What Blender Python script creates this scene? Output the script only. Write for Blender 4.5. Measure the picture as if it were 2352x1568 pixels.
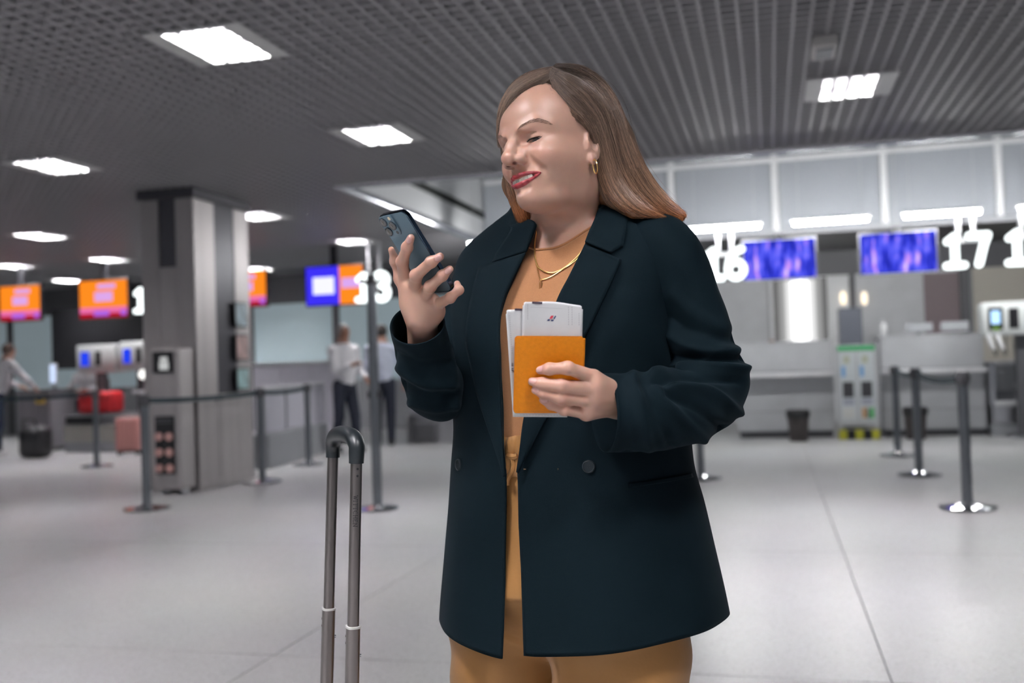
import bpy, bmesh, math, random
import numpy as np
from mathutils import Vector, Matrix

# ---------------------------------------------------------------- scene reset
for o in list(bpy.data.objects):
    bpy.data.objects.remove(o, do_unlink=True)
scene = bpy.context.scene
COL = scene.collection
random.seed(7)

# ---------------------------------------------------------------- camera
IMG_W, IMG_H, FPX = 2352.0, 1568.0, 2287.0
CAM = np.array([0.0, 0.0, 1.17])
YAW, PITCH, ROLL = math.radians(14.46), math.radians(1.26), math.radians(-1.9)
def _rz(a): c, s = math.cos(a), math.sin(a); return np.array([[c, -s, 0], [s, c, 0], [0, 0, 1.0]])
def _rx(a): c, s = math.cos(a), math.sin(a); return np.array([[1.0, 0, 0], [0, c, -s], [0, s, c]])
CR = _rz(YAW) @ _rx(math.pi/2 + PITCH) @ _rz(ROLL)
cam_data = bpy.data.cameras.new('camera')
cam_data.lens = 36.0*FPX/IMG_W
cam_data.sensor_width = 36.0
cam_data.clip_start, cam_data.clip_end = 0.05, 200
cam_data.dof.use_dof = True
cam_data.dof.focus_distance = 1.60
cam_data.dof.aperture_fstop = 3.0
cam = bpy.data.objects.new('camera', cam_data)
COL.objects.link(cam)
m4 = Matrix([list(r)+[0] for r in CR.tolist()]+[[0, 0, 0, 1]])
cam.matrix_world = Matrix.Translation(Vector(CAM)) @ m4
scene.camera = cam

# ---------------------------------------------------------------- world, exposure
world = bpy.data.worlds.new('world'); scene.world = world
world.use_nodes = True
bg = world.node_tree.nodes['Background']
bg.inputs['Color'].default_value = (0.80, 0.87, 1.0, 1)
bg.inputs['Strength'].default_value = 0.30
scene.view_settings.view_transform = 'Standard'
scene.view_settings.look = 'None'
scene.view_settings.exposure = 0.0
scene.view_settings.gamma = 1.0
scene.view_settings.use_curve_mapping = False
PANEL_LIGHT = 300.0        # emission of the square ceiling lights
LINEAR_LIGHT = 175.0       # emission of the linear lamps over the desks

# pixel helpers: a pixel gives a direction, the distance comes from what the thing touches
def ray(x, y): return CR @ np.array([(x-IMG_W/2)/FPX, -(y-IMG_H/2)/FPX, -1.0])
def onZ(x, y, z): r = ray(x, y); return CAM + r*((z-CAM[2])/r[2])
def onY(x, y, Y): r = ray(x, y); return CAM + r*(Y/r[1])
def onX(x, y, X): r = ray(x, y); return CAM + r*(X/r[0])
def dep(x, y, d): return CAM + ray(x, y)*d
def proj(P):
    q = (np.atleast_2d(P)-CAM) @ CR
    return np.c_[IMG_W/2+FPX*q[:, 0]/-q[:, 2], IMG_H/2-FPX*q[:, 1]/-q[:, 2], -q[:, 2]]

# ---------------------------------------------------------------- materials
_MATS = {}
def mat(name, col, rough=0.5, metal=0.0, spec=0.5, emit=0.0, noise=None, bump=None, sheen=0.0, coat=0.0,
        trans=0.0, alpha=1.0, sss=0.0, attr=None, aniso=0.0):
    """procedural principled material. noise=(scale, amount) varies the colour, bump=(scale, strength) adds fine relief"""
    if name in _MATS: return _MATS[name]
    m = bpy.data.materials.new(name); m.use_nodes = True
    nt = m.node_tree; b = nt.nodes['Principled BSDF']
    c = (*col, 1.0)
    b.inputs['Base Color'].default_value = c
    b.inputs['Roughness'].default_value = rough
    b.inputs['Metallic'].default_value = metal
    b.inputs['Specular IOR Level'].default_value = spec
    b.inputs['Sheen Weight'].default_value = sheen
    b.inputs['Coat Weight'].default_value = coat
    b.inputs['Coat Roughness'].default_value = 0.08
    b.inputs['Transmission Weight'].default_value = trans
    b.inputs['Alpha'].default_value = alpha
    b.inputs['Anisotropic'].default_value = aniso
    if sss:
        b.inputs['Subsurface Weight'].default_value = sss
        b.inputs['Subsurface Radius'].default_value = (0.012, 0.004, 0.002)
        b.inputs['Subsurface Scale'].default_value = 0.6
    if emit:
        b.inputs['Emission Color'].default_value = c
        b.inputs['Emission Strength'].default_value = emit
    tc = None
    if noise or bump:
        tc = nt.nodes.new('ShaderNodeTexCoord')
    if noise:
        n = nt.nodes.new('ShaderNodeTexNoise'); n.inputs['Scale'].default_value = noise[0]
        n.inputs['Detail'].default_value = 6
        if len(noise) > 2:
            mp = nt.nodes.new('ShaderNodeMapping'); mp.inputs['Scale'].default_value = noise[2]
            nt.links.new(tc.outputs['Object'], mp.inputs['Vector']); nt.links.new(mp.outputs['Vector'], n.inputs['Vector'])
        else:
            nt.links.new(tc.outputs['Object'], n.inputs['Vector'])
        r = nt.nodes.new('ShaderNodeValToRGB')
        a = noise[1]
        r.color_ramp.elements[0].position = 0.3; r.color_ramp.elements[1].position = 0.7
        r.color_ramp.elements[0].color = (*[max(0, x*(1-a)) for x in col], 1)
        r.color_ramp.elements[1].color = (*[min(1, x*(1+a)) for x in col], 1)
        nt.links.new(n.outputs['Fac'], r.inputs['Fac'])
        nt.links.new(r.outputs['Color'], b.inputs['Base Color'])
    if bump:
        n2 = nt.nodes.new('ShaderNodeTexNoise'); n2.inputs['Scale'].default_value = bump[0]
        n2.inputs['Detail'].default_value = 4
        nt.links.new(tc.outputs['Object'], n2.inputs['Vector'])
        bp = nt.nodes.new('ShaderNodeBump'); bp.inputs['Strength'].default_value = bump[1]
        bp.inputs['Distance'].default_value = 0.002
        nt.links.new(n2.outputs['Fac'], bp.inputs['Height'])
        nt.links.new(bp.outputs['Normal'], b.inputs['Normal'])
    _MATS[name] = m
    return m

def emit_mat(name, col, strength):
    if name in _MATS: return _MATS[name]
    m = bpy.data.materials.new(name); m.use_nodes = True
    nt = m.node_tree; nt.nodes.clear()
    e = nt.nodes.new('ShaderNodeEmission'); o = nt.nodes.new('ShaderNodeOutputMaterial')
    e.inputs['Color'].default_value = (*col, 1); e.inputs['Strength'].default_value = strength
    nt.links.new(e.outputs[0], o.inputs['Surface'])
    _MATS[name] = m
    return m

# ---------------------------------------------------------------- objects, tags
def tag(o, label=None, cat=None, group=None, kind=None):
    if label: o['label'] = label
    if cat: o['category'] = cat
    if group: o['group'] = group
    if kind: o['kind'] = kind
    return o

def empty(name, loc=(0, 0, 0), rz=0.0, label=None, cat=None, group=None):
    o = bpy.data.objects.new(name, None); COL.objects.link(o)
    o.location = loc; o.rotation_euler = (0, 0, rz); o.empty_display_size = 0.1
    tag(o, label, cat, group)
    return o

def mesh_obj(name, verts, faces, m=None, parent=None, smooth=False, sharp=None):
    me = bpy.data.meshes.new(name)
    me.from_pydata([tuple(map(float, v)) for v in verts], [], [tuple(map(int, f)) for f in faces])
    return link_mesh(name, me, m, parent, smooth, sharp)

def link_mesh(name, me, m=None, parent=None, smooth=False, sharp=None):
    if m: me.materials.append(m)
    if smooth:
        me.shade_smooth()
        if sharp: me.set_sharp_from_angle(angle=math.radians(sharp))
    o = bpy.data.objects.new(name, me); COL.objects.link(o)
    if parent is not None: o.parent = parent
    return o

def np_mesh(name, V, Q, m=None, parent=None, smooth=True, sharp=None):
    """fast mesh from numpy arrays, Q is (n,4) quads or (n,3) tris"""
    V = np.asarray(V, np.float32); Q = np.asarray(Q, np.int32)
    me = bpy.data.meshes.new(name); k = Q.shape[1]
    me.vertices.add(len(V)); me.vertices.foreach_set('co', V.ravel())
    me.loops.add(Q.size); me.loops.foreach_set('vertex_index', Q.ravel())
    me.polygons.add(len(Q)); me.polygons.foreach_set('loop_start', np.arange(0, Q.size, k, dtype=np.int32))
    me.update(calc_edges=True); me.validate()
    return link_mesh(name, me, m, parent, smooth, sharp)

class MB:
    """collects shapes into one mesh"""
    def __init__(self): self.v = []; self.f = []
    def add(self, V, Fs):
        n = len(self.v); self.v += [tuple(map(float, v)) for v in V]; self.f += [tuple(i+n for i in f) for f in Fs]; return self
    def box(self, c, s, rz=0.0, bev=0.0, R=None):
        bm = bmesh.new(); bmesh.ops.create_cube(bm, size=1.0)
        bmesh.ops.scale(bm, vec=s, verts=bm.verts)
        if bev: bmesh.ops.bevel(bm, geom=list(bm.edges), offset=bev, segments=2, affect='EDGES', profile=0.5)
        rot = Matrix.Rotation(rz, 3, 'Z') if R is None else R
        V = [rot @ v.co + Vector(c) for v in bm.verts]
        bm.verts.index_update()
        Fs = [[v.index for v in f.verts] for f in bm.faces]
        bm.free(); return self.add(V, Fs)
    def bx(self, x0, x1, y0, y1, z0, z1, bev=0.0):
        return self.box(((x0+x1)/2, (y0+y1)/2, (z0+z1)/2), (x1-x0, y1-y0, z1-z0), bev=bev)
    def cyl(self, a, b, r0, r1=None, n=20, cap=True):
        r1 = r0 if r1 is None else r1
        a, b = Vector(a), Vector(b); d = (b-a).normalized()
        u = d.orthogonal().normalized(); w = d.cross(u)
        V = []
        for p, r in ((a, r0), (b, r1)):
            for i in range(n):
                t = 2*math.pi*i/n; V.append(p+u*math.cos(t)*r+w*math.sin(t)*r)
        Fs = [[i, (i+1) % n, n+(i+1) % n, n+i] for i in range(n)]
        if cap: Fs += [list(range(n))[::-1], list(range(n, 2*n))]
        return self.add(V, Fs)
    def lathe(self, prof, c=(0, 0, 0), n=28):
        V = []; Fs = []
        for r, z in prof:
            for i in range(n):
                t = 2*math.pi*i/n; V.append((c[0]+r*math.cos(t), c[1]+r*math.sin(t), c[2]+z))
        for k in range(len(prof)-1):
            for i in range(n):
                j = (i+1) % n; Fs.append([k*n+i, k*n+j, (k+1)*n+j, (k+1)*n+i])
        Fs.append(list(range(n))[::-1]); Fs.append([(len(prof)-1)*n+i for i in range(n)])
        return self.add(V, Fs)
    def tube(self, pts, r, n=10, cap=True, closed=False):
        pts = [Vector(p) for p in pts]; N = len(pts)
        rr = r if hasattr(r, '__len__') else [r]*N
        V = []; Fs = []; u = None
        for i, p in enumerate(pts):
            a = pts[i-1] if (i > 0 or closed) else pts[i]; b = pts[(i+1) % N] if (i < N-1 or closed) else pts[i]
            d = (b-a).normalized()
            u = d.orthogonal().normalized() if u is None else (u-d*u.dot(d)).normalized()
            w = d.cross(u)
            for k in range(n):
                t = 2*math.pi*k/n; V.append(p+(u*math.cos(t)+w*math.sin(t))*rr[i])
        for i in range(N if closed else N-1):
            for k in range(n):
                j = (k+1) % n; i2 = (i+1) % N; Fs.append([i*n+k, i*n+j, i2*n+j, i2*n+k])
        if cap and not closed: Fs += [list(range(n))[::-1], [(N-1)*n+k for k in range(n)]]
        return self.add(V, Fs)
    def prism(self, poly, o, ux, uy, th):
        """2-D polygon in the plane (o, ux, uy) with thickness th along ux x uy"""
        o, ux, uy = Vector(o), Vector(ux), Vector(uy); nrm = ux.cross(uy).normalized()
        n = len(poly)
        V = [o+ux*p[0]+uy*p[1] for p in poly]+[o+ux*p[0]+uy*p[1]+nrm*th for p in poly]
        Fs = [list(range(n))[::-1], list(range(n, 2*n))]+[[i, (i+1) % n, n+(i+1) % n, n+i] for i in range(n)]
        return self.add(V, Fs)
    def obj(self, name, m=None, parent=None, smooth=False, sharp=35):
        return mesh_obj(name, self.v, self.f, m, parent, smooth, sharp)

def structure(o): o['kind'] = 'structure'; return o

def stroke_poly(a, b, w, n=6):
    """rounded capsule outline from a to b"""
    a, b = Vector((a[0], a[1])), Vector((b[0], b[1])); d = b-a
    ang = math.atan2(d.y, d.x) if d.length > 1e-9 else 0
    P = []
    for i in range(n+1):
        t = ang-math.pi/2+math.pi*i/n; P.append((b.x+w*math.cos(t), b.y+w*math.sin(t)))
    for i in range(n+1):
        t = ang+math.pi/2+math.pi*i/n; P.append((a.x+w*math.cos(t), a.y+w*math.sin(t)))
    return P

def arc(cx, cy, r, a0, a1, n=12, ry=None):
    ry = r if ry is None else ry
    return [(cx+r*math.cos(math.radians(a0+(a1-a0)*i/n)), cy+ry*math.sin(math.radians(a0+(a1-a0)*i/n))) for i in range(n+1)]

GLYPH = {  # strokes in a cell 1 high
 '1': [[(.10, .78), (.30, .93), (.30, .08)], [(.06, .05), (.54, .05)]],
 '3': [arc(.28, .73, .21, 150, -90, 12, .22)+arc(.28, .27, .24, 90, -150, 12, .24)],
 '6': [arc(.30, .29, .24, 0, 360, 18, .25), [(.50, .93), (.30, .86), (.12, .62), (.06, .32)]],
 '7': [[(.04, .92), (.54, .92), (.42, .60), (.28, .06)]],
 '8': [arc(.30, .72, .20, 0, 360, 16, .21), arc(.30, .27, .25, 0, 360, 16, .24)],
 'W': [[(.0, 1), (.25, 0), (.45, .9), (.65, 0), (.9, 1)], [(-.12, 1), (.14, 1)], [(.78, 1), (1.02, 1)]],
 'I': [[(.15, 0), (.15, 1)], [(.0, 1), (.3, 1)], [(.0, 0), (.3, 0)]],
 'T': [[(.0, .84), (.0, 1), (.8, 1), (.8, .84)], [(.4, 1), (.4, 0)], [(.25, 0), (.55, 0)]],
 'C': [arc(.42, .5, .42, 50, 310, 14, .5)],
 'H': [[(.1, 0), (.1, 1)], [(.7, 0), (.7, 1)], [(.1, .5), (.7, .5)], [(-.03, 0), (.23, 0)], [(.57, 0), (.83, 0)], [(-.03, 1), (.23, 1)], [(.57, 1), (.83, 1)]],
 'E': [[(.65, .83), (.65, 1), (.1, 1), (.1, 0), (.68, 0), (.68, .17)], [(.1, .52), (.5, .52)]],
 'N': [[(.1, 0), (.1, 1), (.75, 0), (.75, 1)], [(-.03, 0), (.23, 0)], [(.62, 1), (.88, 1)]],
}
def glyph(mb, ch, o, ux, uy, h, w, th):
    for line in GLYPH[ch]:
        for a, b in zip(line[:-1], line[1:]):
            mb.prism(stroke_poly((a[0]*h, a[1]*h), (b[0]*h, b[1]*h), w), o, ux, uy, th)

# ---------------------------------------------------------------- implicit surfaces
def _smin(a, b, k):
    if k <= 0: return np.minimum(a, b)
    h = np.maximum(k-np.abs(a-b), 0)/k
    return np.minimum(a, b)-h*h*k*0.25
class SDF:
    def __init__(self): self.ops = []
    def rc(self, a, b, r0, r1=None, k=0.01, sub=False):
        self.ops.append(('rc', np.array(a, float), np.array(b, float), r0, r0 if r1 is None else r1, k, sub)); return self
    def ell(self, c, r, k=0.01, sub=False, R=None, sym=False):
        self.ops.append(('el', np.array(c, float), np.array(r, float), R, None, k, sub)); return self
    def fn(self, f, k=0.01, sub=False):
        self.ops.append(('fn', f, None, None, None, k, sub)); return self
    def __call__(self, P):
        out = None
        for t, a, b, c, d, k, sub in self.ops:
            if t == 'rc':
                ab = b-a; L = float(ab@ab)
                pa = P-a
                h = np.clip((pa@ab)/L, 0, 1) if L > 1e-12 else np.zeros(len(P))
                q = pa-h[:, None]*ab
                v = np.sqrt(np.einsum('ij,ij->i', q, q))-(c+(d-c)*h)
            elif t == 'el':
                q = P-a
                if c is not None: q = q@c
                k0 = np.sqrt((((q/b))**2).sum(1)); k1 = np.sqrt(((q/(b*b))**2).sum(1))
                v = k0*(k0-1.0)/np.maximum(k1, 1e-9)
            else:
                v = a(P)
            if out is None: out = v
            elif sub: out = -_smin(-out, v, k)
            else: out = _smin(out, v, k)
        return out

def surface_nets(f, lo, hi, h, blk=16):
    lo = np.array(lo, float); hi = np.array(hi, float)
    n = np.ceil((hi-lo)/h).astype(int)+1
    n = ((n-1)//blk+1)*blk+1
    G = np.full(tuple(n), 1.0, np.float32)
    nb = (n-1)//blk
    bi = np.stack(np.meshgrid(*[np.arange(x) for x in nb], indexing='ij'), -1).reshape(-1, 3)
    cen = lo+(bi*blk+blk/2)*h
    fc = f(cen)
    rad = blk*h*0.5*math.sqrt(3)*1.25+2*h
    l = np.arange(blk+1)
    loc = np.stack(np.meshgrid(l, l, l, indexing='ij'), -1).reshape(-1, 3)
    act = np.abs(fc) < rad
    for b, c, a in zip(bi, fc, act):
        s = tuple(slice(x*blk, x*blk+blk+1) for x in b)
        if not a:
            G[s] = np.sign(c)*1.0
    idx = np.nonzero(act)[0]
    for c0 in range(0, len(idx), 40):
        ids = idx[c0:c0+40]
        P = (lo+((bi[ids]*blk)[:, None, :]+loc[None])*h).reshape(-1, 3)
        v = f(P).reshape(len(ids), blk+1, blk+1, blk+1)
        for q, i in enumerate(ids):
            b = bi[i]; G[tuple(slice(x*blk, x*blk+blk+1) for x in b)] = v[q]
    S = G < 0
    cnt = np.zeros(tuple(n-1), np.int8)
    for dx in (0, 1):
        for dy in (0, 1):
            for dz in (0, 1):
                cnt += S[dx:n[0]-1+dx, dy:n[1]-1+dy, dz:n[2]-1+dz]
    A = (cnt > 0) & (cnt < 8)
    ci = np.argwhere(A)
    vid = np.full(A.shape, -1, np.int64); vid[A] = np.arange(len(ci))
    acc = np.zeros((len(ci), 3)); num = np.zeros(len(ci))
    for ax in range(3):
        o1, o2 = [(1, 2), (0, 2), (0, 1)][ax]
        for p in (0, 1):
            for q in (0, 1):
                a = ci.copy(); a[:, o1] += p; a[:, o2] += q
                b = a.copy(); b[:, ax] += 1
                va = G[a[:, 0], a[:, 1], a[:, 2]]; vb = G[b[:, 0], b[:, 1], b[:, 2]]
                m = (va < 0) != (vb < 0)
                t = np.where(m, va/np.where(m, va-vb, 1), 0)
                pt = a.astype(float); pt[:, ax] += t
                acc[m] += pt[m]; num[m] += 1
    V = lo+acc/np.maximum(num, 1)[:, None]*h
    Qs = []
    for ax in range(3):
        o1, o2 = [(1, 2), (2, 0), (0, 1)][ax]
        sl0 = [slice(None)]*3; sl1 = [slice(None)]*3
        sl0[ax] = slice(0, n[ax]-1); sl1[ax] = slice(1, n[ax])
        a = S[tuple(sl0)]; b = S[tuple(sl1)]
        e = np.argwhere(a != b)
        ok = (e[:, o1] > 0) & (e[:, o2] > 0) & (e[:, o1] < n[o1]-1) & (e[:, o2] < n[o2]-1)
        e = e[ok]
        fl = S[e[:, 0], e[:, 1], e[:, 2]]
        def cid(p, q):
            c = e.copy(); c[:, o1] -= p; c[:, o2] -= q
            return vid[c[:, 0], c[:, 1], c[:, 2]]
        q = np.stack([cid(1, 1), cid(0, 1), cid(0, 0), cid(1, 0)], 1)
        q[~fl] = q[~fl][:, ::-1]
        Qs.append(q)
    Q = np.concatenate(Qs)
    return V, Q

def smooth_mesh(V, Q, it=2, lam=0.5):
    E = np.concatenate([Q[:, [i, (i+1) % Q.shape[1]]] for i in range(Q.shape[1])])
    E = np.concatenate([E, E[:, ::-1]])
    for _ in range(it):
        acc = np.zeros_like(V); np.add.at(acc, E[:, 0], V[E[:, 1]])
        cnt = np.bincount(E[:, 0], minlength=len(V)).astype(float)
        V = V+lam*(acc/np.maximum(cnt, 1)[:, None]-V)
    return V

def set_color(o, C, name='tint'):
    a = o.data.color_attributes.new(name, 'FLOAT_COLOR', 'POINT')
    C = np.asarray(C, np.float32)
    if C.shape[1] == 3: C = np.c_[C, np.ones(len(C), np.float32)]
    a.data.foreach_set('color', C.ravel())

def catmull(P, n):
    P = np.asarray(P, float); N = len(P)
    out = []
    for t in np.linspace(0, N-1, n):
        i = min(int(t), N-2); u = t-i
        p0 = P[max(i-1, 0)]; p1 = P[i]; p2 = P[i+1]; p3 = P[min(i+2, N-1)]
        if i == 0: p0 = 2*p1-p2
        if i+2 > N-1: p3 = 2*p2-p1
        out.append(0.5*((2*p1)+(-p0+p2)*u+(2*p0-5*p1+4*p2-p3)*u*u+(-p0+3*p1-3*p2+p3)*u**3))
    return np.array(out)

# ================================================================ structure
ZC = 3.05          # underside of the louvre ceiling
Y_EDGE, X_EDGE = 9.45, -4.25   # where the low ceiling stops beside the high strip over the desks

# --- materials of the setting
def terrazzo():
    m = bpy.data.materials.new('polished_terrazzo'); m.use_nodes = True
    nt = m.node_tree; b = nt.nodes['Principled BSDF']
    tc = nt.nodes.new('ShaderNodeTexCoord')
    geo = nt.nodes.new('ShaderNodeNewGeometry')
    n1 = nt.nodes.new('ShaderNodeTexVoronoi'); n1.inputs['Scale'].default_value = 130
    n2 = nt.nodes.new('ShaderNodeTexNoise'); n2.inputs['Scale'].default_value = 0.7; n2.inputs['Detail'].default_value = 5
    nt.links.new(geo.outputs['Position'], n1.inputs['Vector']); nt.links.new(geo.outputs['Position'], n2.inputs['Vector'])
    r1 = nt.nodes.new('ShaderNodeValToRGB')
    e = r1.color_ramp.elements
    e[0].position = 0.0; e[0].color = (.28, .28, .285, 1)
    e[1].position = 1.0; e[1].color = (.50, .50, .51, 1)
    x = r1.color_ramp.elements.new(0.25); x.color = (.42, .42, .43, 1)
    nt.links.new(n1.outputs['Color'], r1.inputs['Fac'])
    mx = nt.nodes.new('ShaderNodeMix'); mx.data_type = 'RGBA'; mx.blend_type = 'MULTIPLY'; mx.inputs[0].default_value = 0.35
    nt.links.new(r1.outputs['Color'], mx.inputs[6]); nt.links.new(n2.outputs['Color'], mx.inputs[7])
    hs = nt.nodes.new('ShaderNodeHueSaturation'); hs.inputs['Saturation'].default_value = 0.25; hs.inputs['Value'].default_value = 1.12
    nt.links.new(mx.outputs[2], hs.inputs['Color'])
    nt.links.new(hs.outputs['Color'], b.inputs['Base Color'])
    b.inputs['Roughness'].default_value = 0.33
    b.inputs['Specular IOR Level'].default_value = 0.40
    return m
M_FLOOR = terrazzo()
M_GROUT = mat('floor_joint', (.34, .34, .35), .6)
M_SLAT = mat('louvre_paint', (.37, .362, .378), .45, spec=.4)
M_PLENUM = mat('plenum_dark', (.012, .016, .014), .9)
M_WHITE = mat('white_paint', (.72, .73, .74), .5)
M_LGREY = mat('light_grey_laminate', (.50, .51, .53), .45, noise=(3, .06))
M_MGREY = mat('mid_grey_panel', (.33, .34, .36), .5, noise=(2, .06))
M_DGREY = mat('dark_grey_panel', (.105, .105, .115), .5)
M_BLACK = mat('black_plastic', (.012, .012, .014), .4)
M_STEEL = mat('brushed_steel', (.55, .55, .57), .28, 1.0, noise=(4, .08, (1, 1, .04)))
M_CHROME = mat('polished_chrome', (.80, .80, .82), .08, 1.0)
M_CLAD = mat('brushed_steel_cladding', (.50, .47, .47), .48, .65, noise=(5, .10, (1, 1, .02)))
M_CLADD = mat('dark_steel_cladding', (.075, .073, .085), .4, .5)

# --- floor: terrazzo slabs with fine joints
o = mesh_obj('floor', [(-20, -7, -.012), (10, -7, -.012), (10, 19, -.012), (-20, 19, -.012), (-20, -7, -.06), (10, -7, -.06), (10, 19, -.06), (-20, 19, -.06)],
             [(0, 1, 2, 3), (7, 6, 5, 4), (0, 4, 5, 1), (1, 5, 6, 2), (2, 6, 7, 3), (3, 7, 4, 0)], M_GROUT)
FLOOR = structure(o)
SLAB = 2.4; GX, GY = 0.375, 1.35
slab_me = None
x = GX-SLAB*9
while x < 10.5:
    y = GY-SLAB*4
    while y < 18.5:
        if slab_me is None:
            s = MB().bx(0.003, SLAB-0.003, 0.003, SLAB-0.003, -.012, 0).obj('slab', M_FLOOR, FLOOR); slab_me = s.data
        else:
            s = bpy.data.objects.new('slab', slab_me); COL.objects.link(s); s.parent = FLOOR
        s.location = (x, y, 0)
        y += SLAB
    x += SLAB

# --- ceiling: dark slab and an open grid of slats below it
def quad_box(name, x0, x1, y0, y1, z0, z1, m): return structure(MB().bx(x0, x1, y0, y1, z0, z1).obj(name, m))
mb = MB()
mb.bx(-20, 10, -7, Y_EDGE, ZC+.40, ZC+.50)
mb.bx(-20, X_EDGE, Y_EDGE, 18, ZC+.40, ZC+.50)
CEIL = structure(mb.obj('ceiling', M_PLENUM))
PITCH_S = 0.10; SH = 0.042; ST = 0.020
def bar_mesh(name, lx, ly):
    return MB().bx(0, lx, 0, ly, 0, SH).obj(name, M_SLAT, CEIL)
LIGHTS = [(-2.99, 5.08), (-2.99, 7.48), (-6.06, 7.48), (0.62, 7.40), (-9.20, 11.08), (-5.90, 10.85), (-10.2, 13.85), (-12.0, 13.85),
          (-5.88, 13.65), (-8.2, 13.75), (-9.0, 16.4), (-9.2, 7.48), (-6.06, 5.08), (0.62, 5.0), (-2.99, 2.6), (-2.99, .1), (-1.2, .25), (-1.2, -2.2), (0.62, .1), (0.62, -2.4), (4.2, 7.4), (-10.4, 16.4), (-13.0, 16.4), (-15.0, 13.8), (-15.0, 11.0),  # includes an unseen off-grid pair added to light the woman's face
          (-6.06, 2.6), (-6.06, .1), (-2.99, -2.4), (-12.3, 11.08), (-12.3, 7.48)]
# long slats run away from the camera, short ones across
proto = {}
def slat(name, x0, y0, lx, ly):
    key = (name, round(lx, 3), round(ly, 3))
    if key not in proto:
        s = bar_mesh(name, lx, ly); proto[key] = s.data
    else:
        s = bpy.data.objects.new(name, proto[key]); COL.objects.link(s); s.parent = CEIL
    s.location = (x0, y0, ZC)
i = 0
x = -15.0
while x < 6.0:
    slat('slat', x-ST/2, 1.0, ST, (18.0 if x < X_EDGE else Y_EDGE)-1.0)
    x += PITCH_S
y = 1.0
while y < 16.5:
    slat('cross_slat', -15.0, y-ST/2, (21.0 if y < Y_EDGE else 15.0+X_EDGE), ST)
    y += PITCH_S

# --- high strip over the desks: edge trim, side fascia, upper panels, top
Y_UP = 15.0
M_TRIM = mat('rounded_edge_trim', (.55, .56, .60), .18, .9)
t = MB()
t.tube([(9.5, Y_EDGE, ZC+.02), (X_EDGE, Y_EDGE, ZC+.02), (X_EDGE, 18, ZC+.02)], .055, 14)
structure(t.obj('trim_1', M_TRIM, smooth=True))
mb = MB(); mb.bx(X_EDGE-.1, X_EDGE-.02, Y_EDGE, 18, ZC+.05, 4.7)
structure(mb.obj('wall_fascia_left', mat('fascia_grey', (.58, .59, .60), .6)))
mb = MB(); mb.bx(X_EDGE, 9.5, Y_EDGE-.1, Y_EDGE-.02, ZC+.05, 4.7)
structure(mb.obj('wall_fascia_front', mat('fascia_grey', (.58, .59, .60), .6)))
structure(MB().bx(X_EDGE, 9.5, Y_EDGE, Y_UP+.2, 4.7, 4.8).obj('ceiling_upper', M_WHITE))
def perforated():
    m = bpy.data.materials.new('perforated_panel'); m.use_nodes = True
    nt = m.node_tree; b = nt.nodes['Principled BSDF']
    geo = nt.nodes.new('ShaderNodeNewGeometry')
    w = nt.nodes.new('ShaderNodeTexWave'); w.inputs['Scale'].default_value = 14; w.bands_direction = 'Z'
    nt.links.new(geo.outputs['Position'], w.inputs['Vector'])
    r = nt.nodes.new('ShaderNodeValToRGB')
    r.color_ramp.elements[0].color = (.29, .31, .34, 1); r.color_ramp.elements[1].color = (.36, .38, .41, 1)
    nt.links.new(w.outputs['Fac'], r.inputs['Fac']); nt.links.new(r.outputs['Color'], b.inputs['Base Color'])
    b.inputs['Roughness'].default_value = .5
    return m
M_PERF = perforated()
UP = structure(MB().bx(X_EDGE, 9.5, Y_UP+.05, Y_UP+.15, 2.93, 4.7).obj('wall_upper', M_MGREY))
DIV0, DIVS = 0.17, 1.495
for k in range(-3, 7):
    xd = DIV0+k*DIVS
    MB().bx(xd-.045, xd+.045, Y_UP-.05, Y_UP+.05, 2.93, 4.7, .008).obj('mullion', M_WHITE, UP)
    MB().bx(xd+.055, xd+DIVS-.055, Y_UP, Y_UP+.05, 2.99, 4.68).obj('panel', M_PERF, UP)
MB().bx(X_EDGE, 9.5, Y_UP-.06, Y_UP+.05, 2.90, 2.98, .01).obj('bottom_rail', M_MGREY, UP)
MB().bx(X_EDGE, 9.5, Y_UP-.06, Y_UP+.05, 3.98, 4.04, .01).obj('top_rail', M_WHITE, UP)
structure(MB().bx(X_EDGE, 9.5, Y_UP+.15, 18, 2.93, 3.0).obj('ceiling_soffit', M_DGREY))

# --- far wall with a dark band over glazed and solid panels
YB = 18.0
WB = structure(MB().bx(-20, 10, YB, YB+.15, 0, 3.6).obj('wall_back', M_MGREY))
MB().bx(-20, 10, YB-.06, YB, 2.50, 3.45).obj('dark_band', M_DGREY, WB)
M_GLASSB = mat('frosted_glass', (.50, .62, .66), .25, spec=.6, emit=.22)  # faint emission added to the panes to brighten the dim background
M_WARM = mat('warm_wall_panel', (.52, .49, .43), .6)
xs = [-19.5, -17.6, -15.7, -13.75, -11.9, -10.0, -8.15, -6.3, -4.4]
for a, b_ in zip(xs[:-1], xs[1:]):
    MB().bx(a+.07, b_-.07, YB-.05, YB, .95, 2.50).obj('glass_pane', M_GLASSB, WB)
    MB().bx(b_-.07, b_+.07, YB-.09, YB, 0, 2.50).obj('mullion', M_DGREY, WB)
    MB().bx(a+.07, b_-.07, YB-.05, YB, .0, .95).obj('lower_panel', M_MGREY, WB)
for a, b_, m in [(-4.3, -1.6, M_LGREY), (-1.6, .02, M_LGREY), (.02, 1.38, M_WHITE), (1.38, 3.1, M_LGREY), (3.3, 6.2, M_WARM), (6.2, 9.5, M_LGREY)]:
    MB().bx(a+.02, b_-.02, YB-.05, YB, 0, 2.50).obj('wall_panel', m, WB)
MB().bx(1.38, 1.46, YB-.10, YB, 0, 2.6).obj('mullion', M_DGREY, WB)
MB().bx(3.12, 3.26, YB-.10, YB, 0, 2.6).obj('mullion', M_DGREY, WB)
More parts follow.
